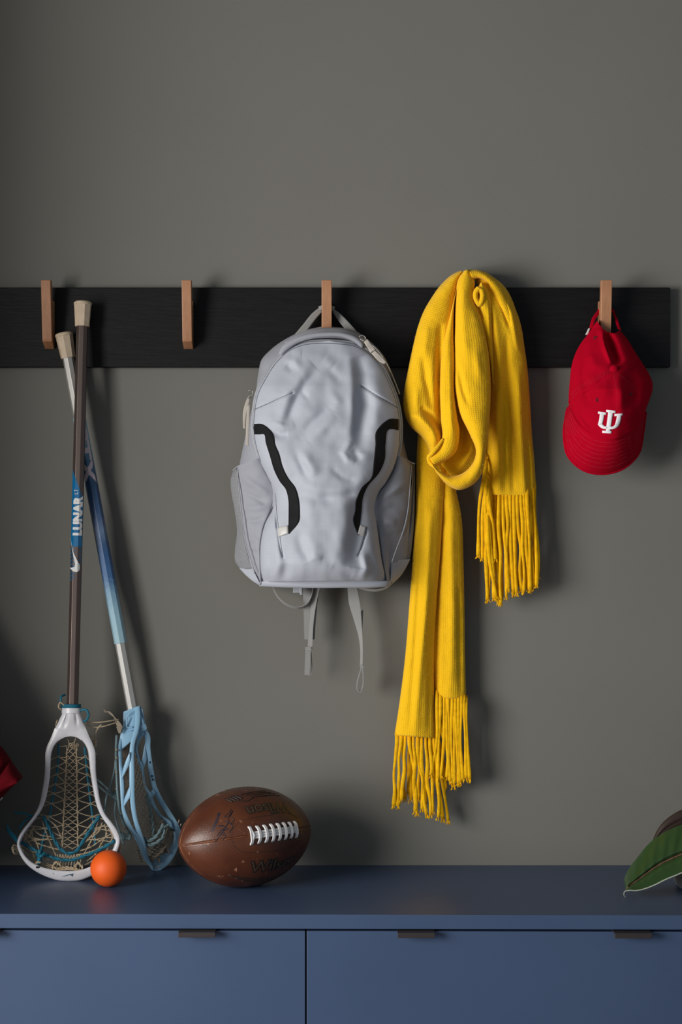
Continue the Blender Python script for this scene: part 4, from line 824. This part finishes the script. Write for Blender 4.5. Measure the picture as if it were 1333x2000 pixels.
for k in range(3): tp([(35, 1655+k*4, .125), (27-k % 2*3, 1650+k*4, .133), (26+k, 1664+k*2, .131), (36, 1664+k*2, .12)], .0010)
for k in range(4): tp([(228, 1648+k*3, .125), (234, 1645+k*3, .13), (234, 1652+k*4, .131), (228, 1656+k*2, .125)], .0012)

# ------------------------------------------------------------------ pale blue stick
s2 = thing('lacrosse_stick', P(306, 1701, 0.05), 'lacrosse stick with silver and blue shaft and pale blue head turned sideways', 'lacrosse stick', 'lacrosse sticks leaning on the wall')
A0 = 0.0
mb = MB(); shaft(c2, d2, 690, 1394, A0, HW, mb); mb.build('shaft', M_shaft2, s2, smooth=False, bevel=.0006)
endcap(c2, d2, 651, A0, s2)
zA, zB = P(0, 1256, d2(1256)).z-wl(s2).z, P(0, 815, d2(815)).z-wl(s2).z
mb = MB(); shaft(c2, d2, 815, 1256, A0, .0112, mb); mb.build('printed_sleeve', m_sleeve(zA, zB), s2, smooth=False, bevel=.0006, label='printed sleeve fading from pale blue to navy')
fn3, fw3 = on_shaft(c2, d2, A0, .0112, .0112*math.tan(PI/8), .0003)
v, f = text_shape('STX', 0.030, bold=.0012); xs = [q[0] for q in v]; ys = [q[1] for q in v]; tx = max(xs)-min(xs); ty = max(ys)-min(ys)
v = [((((y-min(ys))/ty)-.5)*-.027+.000, 835+(x-min(xs))/tx*112) for x, y in v]; v = [(-s_v, y) for s_v, y in v]
m = MB(); wrap_flat(m, v, f, fn3, [(k)*fw3 for k in range(-3, 4)]); m.build('pale_lettering', M_pinkmark, s2, smooth=False, label='pale pink block lettering')
def q4(pts): return [(160+x/5.881, 1380+y/5.881) for x, y in pts]
h2 = MB()
def rib(L_, R_, d0, dm, dl, th=.006, nt=60, b=.0011):
    patch(h2, q4(L_), q4(R_), nt, 7, lambda T, U, X, Y: d0*(1-T)**2+2*dm*T*(1-T)+dl*T**2+b*dome(U, .5), th=th)
# near throat
rib([(478, 60), (474, 120), (478, 200), (462, 260), (445, 320), (432, 400), (440, 490)], [(600, 12), (620, 90), (618, 180), (604, 260), (590, 330), (575, 380), (455, 500)], .062, .076, .085, th=.016)
rib([(600, 10), (612, 130), (600, 260), (562, 400), (546, 540), (545, 700), (545, 850), (550, 1000), (562, 1150), (590, 1300), (622, 1420), (680, 1590), (722, 1740), (800, 1866)],
    [(662, -10), (672, 130), (655, 270), (612, 420), (600, 560), (602, 700), (605, 850), (606, 1000), (617, 1150), (642, 1300), (680, 1420), (735, 1590), (760, 1710), (830, 1850)], .068, .165, .056, th=.009, nt=120, b=.0016)
rib([(450, 330), (428, 400), (420, 500), (425, 640), (433, 800), (440, 950), (448, 1090), (460, 1200), (490, 1310), (535, 1400), (600, 1490), (650, 1600), (710, 1740), (810, 1880)],
    [(475, 340), (458, 430), (462, 560), (468, 700), (478, 820), (486, 960), (484, 1080), (502, 1200), (545, 1310), (600, 1420), (650, 1480), (700, 1590), (750, 1720), (830, 1870)], .075, .155, .054, th=.007, nt=120)
rib([(472, 715), (505, 620), (548, 525)], [(450, 850), (515, 725), (552, 640)], .108, .112, .112, nt=16)
rib([(480, 1075), (518, 985), (552, 905)], [(458, 1190), (518, 1095), (556, 1040)], .108, .112, .114, nt=16)
rib([(590, 1425), (600, 1500), (660, 1600)], [(640, 1400), (690, 1500), (720, 1600)], .095, .092, .08, nt=16)
# right face of the throat and far side
rib([(655, -5), (662, 100), (640, 240), (610, 380)], [(684, 0), (716, 150), (745, 255), (700, 300)], .062, .058, .05, th=.016)
rib([(640, 300), (680, 262), (712, 262)], [(630, 420), (665, 345), (700, 318)], .056, .050, .046, th=.01, nt=16)
rib([(690, 300), (718, 350), (724, 450), (745, 610), (775, 780), (815, 960), (870, 1070), (940, 1185), (1015, 1310), (1045, 1400), (1055, 1480)],
    [(740, 255), (782, 335), (787, 470), (805, 620), (832, 770), (862, 920), (930, 1060), (1010, 1190), (1085, 1310), (1122, 1385), (1138, 1450)], .046, .034, .030, th=.008, nt=90)
rib([(700, 290), (640, 370), (607, 480), (618, 560), (650, 670), (688, 790), (706, 900), (765, 1020), (798, 1120), (856, 1220), (935, 1310), (1010, 1385)],
    [(722, 310), (672, 390), (640, 480), (662, 590), (700, 680), (718, 790), (735, 900), (800, 1010), (835, 1110), (915, 1245), (1020, 1320), (1050, 1400)], .050, .058, .036, th=.006, nt=90)
rib([(722, 430), (700, 560), (672, 680)], [(745, 570), (742, 620), (705, 740)], .043, .045, .048, nt=16)
rib([(775, 1000), (790, 980), (815, 950)], [(800, 1060), (830, 1020), (850, 990)], .044, .042, .04, nt=12)
rib([(1018, 1385), (1050, 1430), (1058, 1490), (1048, 1560), (1000, 1640), (930, 1690), (870, 1730), (800, 1775), (760, 1760), (745, 1700)],
    [(1120, 1385), (1138, 1440), (1134, 1510), (1110, 1600), (1060, 1720), (1000, 1805), (930, 1862), (870, 1888), (815, 1880), (745, 1780)], .030, .030, .058, th=.008, nt=90, b=.0015)
# rib borders on the throat
for q_, r_ in (([(485, 110), (520, 75), (585, 55)], .0013), ([(520, 120), (525, 240), (580, 235)], .0013), ([(470, 300), (540, 280), (600, 260)], .0013), ([(665, 40), (680, 140), (690, 215)], .0014), ([(690, 30), (712, 130), (722, 200)], .0012)):
    z_ = path(q4(q_), 12); tube(h2, [P(x, y, .077 if x < 268 else .068) for x, y in z_], r_, 5)
h2.build('head_frame', M_blueplastic, s2, autosm=45, label='pale blue plastic head')
for x, y in q4([(810, 1770), (890, 1780), (1000, 1680), (1040, 1420)]): h5 = MB(); ball(h5, P(x, y, .044 if x < 312 else .034), .0035, 10, 6, 1, .6, .7); h5.build('string_hole', M_dark, s2)
for x, y in q4([(770, 500), (785, 640), (805, 800), (815, 840), (865, 1215), (920, 1280)]): h5 = MB(); ball(h5, P(x, y, .0405), .0020, 8, 6, .7, .5, 1.2); h5.build('string_hole', M_dark, s2)
v, f = text_shape('US', 0.0075); m = MB(); a0 = P(307.5, 1692, .0475)
m.add([(a0.x+x, a0.y-.0062, a0.z+y) for x, y in v], f); m.build('scoop_lettering', M_pull, s2, smooth=False, label='small pale lettering on scoop')
n2 = MB()
def net(L_, R_, nc, nr, dep, r=.0008):
    Lq = path(q4(L_), nr+1); Rq = path(q4(R_), nr+1)
    for k in range(nc):
        q = []
        for i in range(nr+1):
            u = (k+.5+(.42 if (i+k) % 2 else -.42))/nc; x, y = Lq[i]*(1-u)+Rq[i]*u; q.append(P(x, y, dep(i/nr, u))); q.append(P(x, y+1.8, dep(i/nr, u)))
        tube(n2, q, r, 4)
net([(470, 450), (480, 600), (495, 800), (500, 950), (520, 1120), (560, 1290), (640, 1440), (720, 1560)], [(560, 400), (640, 600), (700, 800), (740, 960), (790, 1120), (820, 1290), (860, 1450), (950, 1590)], 10, 34, lambda t, u: .075-.014*u-.014*t)
net([(470, 420), (470, 560), (490, 760), (500, 900), (540, 1200)], [(560, 380), (545, 520), (530, 700), (540, 880), (560, 1250)], 5, 30, lambda t, u: .062, .0009)
net([(735, 1600), (740, 1680), (760, 1760)], [(960, 1580), (975, 1640), (960, 1680)], 7, 6, lambda t, u: .056-.01*u, .0009)
def c2d(pts, r=.0012, tw=False, n=20, M=None):
    q = [P(160+x/5.881, 1380+y/5.881, d) for x, y, d in path(pts, n)]
    (twisted if tw else tube)(M or n2, q, r)
for a in ([(820, 1180, .05), (835, 1280, .055), (850, 1360, .058)], [(930, 1300, .045), (915, 1380, .055), (900, 1460, .06)], [(850, 1350, .055), (925, 1320, .05)], [(990, 1390, .045), (960, 1480, .055), (950, 1580, .06)], [(1045, 1420, .042), (990, 1500, .05), (965, 1590, .06)], [(1040, 1440, .042), (1010, 1520, .05), (975, 1600, .058)], [(830, 1400, .055), (870, 1480, .062), (900, 1560, .062)]): c2d(a, .0011)
for a in ([(930, 1590, .056), (960, 1640, .05), (1000, 1680, .044)], [(860, 1720, .056), (885, 1760, .052), (900, 1790, .05)], [(780, 1720, .06), (800, 1760, .06), (820, 1775, .056)], [(770, 1740, .06), (850, 1720, .06), (930, 1650, .056), (960, 1600, .056)]): c2d(a, .0016, True)
for k in range(7):
    c2d([(470-k*4, 240+k*12, .085), (430-k*5, 180+k*4, .085), (370-k*4, 120-k*6, .085), (320-k*3, 80-k*4, .084), (250+k*3, 34+k*6, .084)], .0009)
for k in range(5): c2d([(400+k*9, 230, .08), (415+k*6, 270, .08), (430+k*2, 305, .08)], .001)
for y in (505, 595, 765, 950, 1135, 1235, 1400): c2d([(385 if y < 1000 else 400+(y-1135)*.3, y, .088), (400 if y < 1000 else 425+(y-1135)*.3, y-8, .1), (415 if y < 1000 else 445+(y-1135)*.3, y+2, .09)], .0016, n=8)
for k in range(5): c2d([(640+k*10, 1610+k*35, .06), (620+k*12, 1640+k*32, .065), (660+k*10, 1660+k*30, .06)], .001, n=10)
c2d([(1110, 1340, .04), (1118, 1300, .04)], .0012, n=4); c2d([(1135, 1370, .04), (1142, 1345, .04)], .0012, n=4)
n2.build('netting', M_tan2, s2, label='grey tan strung netting', kind='stuff')
def G(p, r=.0016, tw=False, n=24): g2 = MB(); c2d(p, r, tw, n, g2); g2.build('shooting_string', M_greyblue, s2, label='grey-blue cord')
G([(400, 330, .08), (392, 500, .085), (400, 800, .095), (415, 1050, .1), (440, 1230, .095), (500, 1380, .08), (560, 1470, .07)], .0022)
G([(388, 610, .09), (375, 720, .09), (330, 900, .09), (285, 1030, .09), (265, 1200, .09)], .0017)
G([(170, 830, .07), (250, 900, .075), (330, 980, .08)], .0018); G([(180, 900, .07), (260, 970, .075), (340, 1020, .08)], .0018)
for k in range(4): G([(330+k*14, 985+k*10, .082), (350+k*14, 1040+k*8, .094), (395+k*6, 1020+k*14, .09), (372+k*5, 985+k*14, .08)], .0030, n=12)
G([(390, 1050, .085), (430, 1050, .09)], .0018, n=6); G([(390, 1080, .08), (380, 1230, .08), (400, 1330, .08), (440, 1450, .08)], .0019)
for k in range(4): G([(440+k*25, 1450+k*10, .075), (470+k*25, 1520, .085), (520+k*12, 1500-k*8, .08)], .0030, n=12)
G([(250, 1500, .07), (350, 1470, .07), (450, 1480, .075), (560, 1470, .078)], .0022); G([(450, 1520, .075), (485, 1580, .08)], .0018, n=6); G([(300, 1520, .07), (250, 1560, .07)], .0018, n=6)
G([(720, 1560, .075), (760, 1590, .078), (850, 1570, .078), (930, 1500, .07), (960, 1380, .06), (1000, 1370, .055)], .0022, True, 40)
G([(700, 1500, .078), (760, 1540, .08), (850, 1500, .078), (900, 1430, .07), (940, 1350, .06)], .0020, True, 40)
G([(740, 1000, .062), (790, 1200, .064), (815, 1380, .068), (820, 1520, .07)], .0020, True, 40)

# ================================================================== lacrosse ball
bc = P(212, 1696, .186); R0 = .0319; bcx, bcy = bc.x, -.186
lb = thing('lacrosse_ball', (bcx, bcy, ZB), 'bright orange rubber ball resting against the white lacrosse head', 'ball')
mb = MB(); ball(mb, (bcx, bcy, ZB+R0), R0, 64, 40); mb.build('ball_body', M_orange, lb)

# ================================================================== football
FR_, FH = .0868, .1305
fdep = .176; fc_ = P(480, 1631, fdep); fc_ = Vector((fc_.x, -fdep, ZB+FR_-.0006))
yaw = math.radians(33); roll = math.radians(1.2)
ax = Vector((math.cos(yaw)*math.cos(roll), math.sin(yaw)*math.cos(roll), math.sin(roll))).normalized()    # towards the right far tip
e1 = Vector((math.sin(yaw), -math.cos(yaw), 0)); e1 = (e1-ax*e1.dot(ax)).normalized()   # towards the camera
e2 = ax.cross(e1); 
if e2.z < 0: e2 = -e2
def frad(s):
    s = abs(s); return FR_*max(0.0, 1-s**2.1)**.66 if s < 1 else 0
PH0 = math.radians(13)
def FB(s, ph, h=0.0):
    """s along the axis -1..1 (left tip -1), ph angle up from the camera-facing line"""
    r = frad(s)+h; a = ph+PH0
    return fc_+ax*(s*FH)+(e1*math.cos(a)+e2*math.sin(a))*r
fo = thing('football', (fc_.x, fc_.y, ZB), 'worn brown leather football with white laces on the blue bench', 'football')
NS = 120; svals = [-math.cos(PI*i/NS) for i in range(NS+1)]; svals[0] = -.99999; svals[-1] = .99999
for q in range(4):
    m = MB(); a0 = q*PI/2; phs = [0, .004, .010, .018, .03, .05]+[.05+(PI/2-.1)*k/34 for k in range(1, 34)]+[PI/2-.05, PI/2-.03, PI/2-.018, PI/2-.010, PI/2-.004, PI/2]
    n = len(phs); v = []
    for s in svals:
        for p in phs:
            e = min(p, PI/2-p)*max(frad(s), .004); dep = -.0022*math.exp(-(e/.0011)**2)+.0004*math.exp(-((e-.003)/.0015)**2); v.append(FB(s, a0+p, dep if frad(s) > .005 else dep*.3))
    b0 = len(v); v += [FB(s, a0+p, -.006 if frad(s) > .012 else -frad(s)*.5) for s in svals for p in (0, PI/2)]
    f = [(i*n+k, i*n+k+1, (i+1)*n+k+1, (i+1)*n+k) for i in range(NS) for k in range(n-1)]
    for i in range(NS): f.append((i*n, (i+1)*n, b0+(i+1)*2, b0+i*2)); f.append(((i)*n+n-1, b0+i*2+1, b0+(i+1)*2+1, (i+1)*n+n-1))
    m.add(v, f); m.build('leather_panel', M_leather, fo)
m = MB()
for q in range(4):
    tube(m, [FB(s, q*PI/2, -.0014) for s in svals[3:-3]], .0012, 5)
m.build('seam_welt', M_seam, fo)
# laces
LS0, LS1 = -.275, .44
LS = [LS0+(LS1-LS0)*k/7 for k in range(8)]
m = MB()
for o_ in (-.0042, 0, .0042): 
    tube(m, [FB(LS0+(LS1-LS0)*i/40, o_/FR_, .0017) for i in range(41)], .0023, 6)
m.build('lace', M_lace, fo, label='white lengthwise lace')
for k, s in enumerate(LS):
    wdt = .0150 if 0 < k < 7 else .0165; m = MB(); q = []
    for i in range(17):
        t = -1+2*i/16; q.append(FB(s+(.012*(1-abs(t)) if 0 < k else 0), t*wdt/FR_, .0048-.0062*abs(t)**4))
    ribbon(m, q, ax*.0052, .0028)
    if k in (0, 7):
        q = [FB(s+(.03 if k == 0 else -.03)*(1-abs(-1+2*i/12)), (-1+2*i/12)*wdt/FR_*.8, .0046-.004*abs(-1+2*i/12)**4) for i in range(13)]; tube(m, q, .0018, 6)
    m.build('lace', M_lace, fo, smooth=False, bevel=.0006)
m = MB()
for k in range(8):
    for sg in (-1, 1): ball(m, FB(LS[k], sg*.0168/FR_, -.0002), .0011, 6, 5)
def bdash(pts, n):
    q = path(pts, n*2)
    for i in range(n): tube(m, [FB(q[2*i][0], q[2*i][1], .0003), FB(q[2*i+1][0]*.8+q[2*i][0]*.2, q[2*i+1][1]*.8+q[2*i][1]*.2, .0003)], .0006, 4)
for sg in (1, -1): bdash([(-.52, .03*sg), (-.48, .22*sg), (-.39, .33*sg), (-.17, .35*sg), (.08, .36*sg), (.25, .40*sg), (.41, .36*sg), (.53, .28*sg)], 40)
m.build('stitching', M_ink, fo, kind='stuff')
def ftext(s_, size, s0, p0, rot, mtl, bold=0.0, shear=0.0, h=.00035, name='lettering', flip=1):
    v, f = text_shape(s_, size, bold=bold, shear=shear); m = MB(); c, sn = math.cos(rot), math.sin(rot)
    v = [(x*c-y*sn, x*sn+y*c) for x, y in v]
    def fn(x, y):
        s = s0+x/FH; return FB(s, p0+y/FR_, h)
    wrap_flat(m, v, f, fn, [k*.006 for k in range(-10, 11)], [k*.005 for k in range(-8, 9)]); m.build(name, mtl, fo, smooth=False)
ftext('Wilson', .030, .09, .52, PI, M_ink, bold=.0016, h=.00030); ftext('Wilson', .030, .09, .52, PI, M_gild, bold=-.0001, h=.00055)
ftext('Wilson', .034, .12, -.70, 0, M_ink, bold=.0019, h=.00030); ftext('Wilson', .034, .12, -.70, 0, M_gild, bold=.0, h=.00055)
def wp(q, r): m = MB(); tube(m, q, r, 4); m.build('worn_print', M_ink, fo, label='worn dark printed stroke')
for k in range(4): wp([FB(-.40+.045*k+.05*t, 1.06-.20*t, .0003) for t in (0, .25, .5, .75, 1)], .0012)
for k in range(4): wp([FB(-.20+.06*k+.42*t, 1.00-.05*k+.05*t, .0003) for t in np.linspace(0, 1, 12)], .0006)
wp([FB(a, b, .0003) for a, b in path([(-.30, .86), (-.16, .77), (-.05, .84), (.20, .86), (.30, 1.04)], 30)], .0007)
for k in range(3): wp([FB(-.50+.1*k+.5*t, -.98-.07*k-.04*t, .0003) for t in np.linspace(0, 1, 12)], .0008)
ftext('COMMISSIONER', .0062, -.64, .52, math.radians(62), M_signink, bold=.0003)
m = MB()
sig = [[(-.40, .85), (-.44, .78), (-.52, .72), (-.47, .70), (-.42, .76), (-.39, .80), (-.44, .70), (-.50, .62)], [(-.44, .66), (-.42, .56), (-.48, .50), (-.43, .48)], [(-.54, .63), (-.50, .55), (-.46, .44), (-.52, .30)], [(-.56, .52), (-.62, .56), (-.55, .46), (-.60, .40), (-.66, .28)], [(-.50, .52), (-.55, .45), (-.52, .40), (-.58, .38), (-.57, .30)], [(-.47, .60), (-.56, .42), (-.70, .10)], [(-.62, .32), (-.56, .24), (-.60, .16)]]
for q in sig: tube(m, [FB(a, b, .0003) for a, b in path([(a_-.02, b_-.16) for a_, b_ in q], 30)], .0006, 4)
m.build('signature', M_signink, fo, label='scribbled dark ink signature')

# ================================================================== rubber plant
rp = thing('rubber_plant', P(1420, 1718, .20), 'glossy green rubber plant with leaves drooping onto the bench at the right', 'plant')
lfm = MB()
TLp = [(1222, 1737), (1219, 1722), (1226, 1702), (1246, 1674), (1270, 1646), (1296, 1627), (1333, 1610), (1375, 1600), (1420, 1612)]
TRp = [(1223, 1740), (1232, 1738.5), (1244, 1739), (1262, 1735), (1282, 1727), (1302, 1717), (1333, 1704), (1375, 1682), (1424, 1640)]
def dleaf(T, U, X, Y):
    v_ = .62
    return .262-.030*T+.045*U+.010*np.abs(U-v_)*(-1)+.0015*np.sin(T*70+U*6)*np.clip(.5-np.abs(U-.35), 0, 1)-0.010*np.exp(-((U-v_)/.06)**2)*(T > .06)-.012*(1-U)**3
GL = patch(lfm, TLp, TRp, 130, 46, dleaf, th=.0012)
leaf = lfm.build('leaf', M_leaf, rp, label='glossy green leaf touching the bench')
SL = Surf(GL)
m = MB(); mid = []
Lq, Rq = path(TLp, 60), path(TRp, 60)
L9 = crv(TLp, np.linspace(0, 1, 9), np.linspace(0, 1, 60)); R9 = crv(TRp, np.linspace(0, 1, 9), np.linspace(0, 1, 60))
for i in range(60):
    x, y = L9[i]*.38+R9[i]*.62; mid.append(P(x, y, SL(x, y)+.0012))
tube(m, mid, lambda t: .0004+.0014*t, 7); m.build('midrib', M_midrib, leaf, label='reddish midrib')
m = MB(); tube(m, [P(x, y+.4, SL(x, y)+.0005) for x, y in R9]+[], lambda t: .0008+.0005*math.sin(PI*t), 6)
tube(m, pp([(1224, 1739, .275), (1220, 1743, .274), (1220, 1749, .2715), (1224, 1752.5, .2695)], 12), .0007, 6); m.build('leaf_rim', M_rim, leaf, label='pale curled leaf rim')
def plant_leaf(TL_, TR_, d0, d1_, mt, label=None, par=None):
    m = MB(); patch(m, TL_, TR_, 50, 20, lambda T, U, X, Y: d0+(d1_-d0)*T-.0015*np.exp(-((U-.5)/.12)**2)+.006*dome(U, .9), th=.0012); return m.build('leaf', mt, rp, label=label)
plant_leaf([(1273, 1648), (1281, 1628), (1293, 1609), (1310, 1594), (1333, 1581), (1370, 1572), (1410, 1590)], [(1276, 1648), (1296, 1634), (1320, 1622), (1345, 1615), (1370, 1612), (1395, 1612), (1412, 1600)], .200, .19, M_leafback, label='brown underside of a leaf behind the green one')
plant_leaf([(1440, 1600), (1400, 1540), (1395, 1470), (1420, 1400), (1455, 1370)], [(1446, 1600), (1480, 1540), (1490, 1470), (1475, 1410), (1458, 1370)], .17, .14, M_leaf)
plant_leaf([(1452, 1580), (1500, 1530), (1560, 1500), (1620, 1510)], [(1456, 1590), (1510, 1590), (1570, 1570), (1624, 1514)], .2, .24, M_leaf)
plant_leaf([(1450, 1500), (1500, 1430), (1560, 1380), (1610, 1360)], [(1456, 1506), (1530, 1470), (1590, 1420), (1612, 1364)], .17, .15, M_leaf)
m = MB(); tube(m, pp([(1444, 1690, .18), (1448, 1620, .18), (1440, 1540, .175), (1450, 1440, .17), (1455, 1380, .15)], 30), lambda t: .006*(1-.6*t), 8)
tube(m, pp([(1446, 1640, .18), (1436, 1628, .20), (1418, 1622, .25)], 10), .0025, 6); tube(m, pp([(1446, 1620, .18), (1430, 1600, .185), (1408, 1596, .19)], 10), .0025, 6)
m.build('stem', M_midrib, rp)
pc = P(1438, 1700, .18); m = MB(); pr = [(.0, .0), (.112, .0), (.118, .004), (.120, .014), (.118, .018), (.098, .018), (.096, .021)]
def lathe(mb_, cx, cy, z0, pr_, n=40):
    v = []
    for r, z in pr_: v += [(cx+r*math.cos(2*PI*k/n), cy+r*math.sin(2*PI*k/n), z0+z) for k in range(n)]
    f = [(i*n+k, i*n+(k+1) % n, (i+1)*n+(k+1) % n, (i+1)*n+k) for i in range(len(pr_)-1) for k in range(n)]
    mb_.add(v, f)
lathe(m, pc.x, -.19, ZB, [(.001, .0005), (.102, .0005), (.107, .004), (.110, .014), (.107, .014), (.100, .006), (.001, .006)]); m.build('saucer', M_pot, rp, autosm=40)
m = MB(); lathe(m, pc.x+.02, -.19, ZB+.006, [(.001, .001), (.070, .001), (.078, .01), (.084, .055), (.086, .075), (.080, .075), (.078, .06), (.001, .06)]); m.build('plant_pot', M_pot, rp, autosm=40)
m = MB(); lathe(m, pc.x+.02, -.19, ZB+.006, [(.001, .0615), (.03, .066), (.055, .063), (.0775, .0612), (.0775, .0605), (.001, .0605)]); m.build('soil', M_soil, rp)

# ================================================================== dark red cloth at the left edge
rc = thing('red_garment', P(-120, 1640, .14), 'dark red cloth garment with a white edge at the far left', 'garment')
m = MB(); patch(m, [(-190, 600), (-205, 720), (-230, 900), (-262, 1100), (-290, 1300), (-305, 1450), (-290, 1590), (-190, 1700), (-70, 1650), (0, 1563), (20, 1541)],
      [(-172, 600), (-165, 720), (-150, 900), (-130, 1050), (-105, 1200), (-75, 1330), (-45, 1402), (-10, 1444), (12, 1470), (30, 1497), (45, 1518)], 130, 40,
      lambda T, U, X, Y: .040+.10*np.clip(T*1.4, 0, 1)*dome(U, .35)+.14*np.clip(T*2-.6, 0, 1)+ridges(X, Y, [([(20, 1478), (8, 1500), (-6, 1524)], 4, -.012), ([(35, 1522), (10, 1532), (-20, 1530)], 3, -.004), ([(-100, 900), (-80, 1400)], 14, .02), ([(-180, 800), (-200, 1500)], 14, -.02)]), lambda T, U, X, Y: .0225+.10*np.clip(T*2-.6, 0, 1))
m.build('red_cloth', M_redcloth, rc)
m = MB(); patch(m, [(-40, 1530), (-30, 1590)], [(0, 1547), (6, 1559)], 8, 8, lambda T, U, X, Y: .235-.0*U, th=.02)
m.build('white_edge', M_whitecloth, rc, label='white edging')
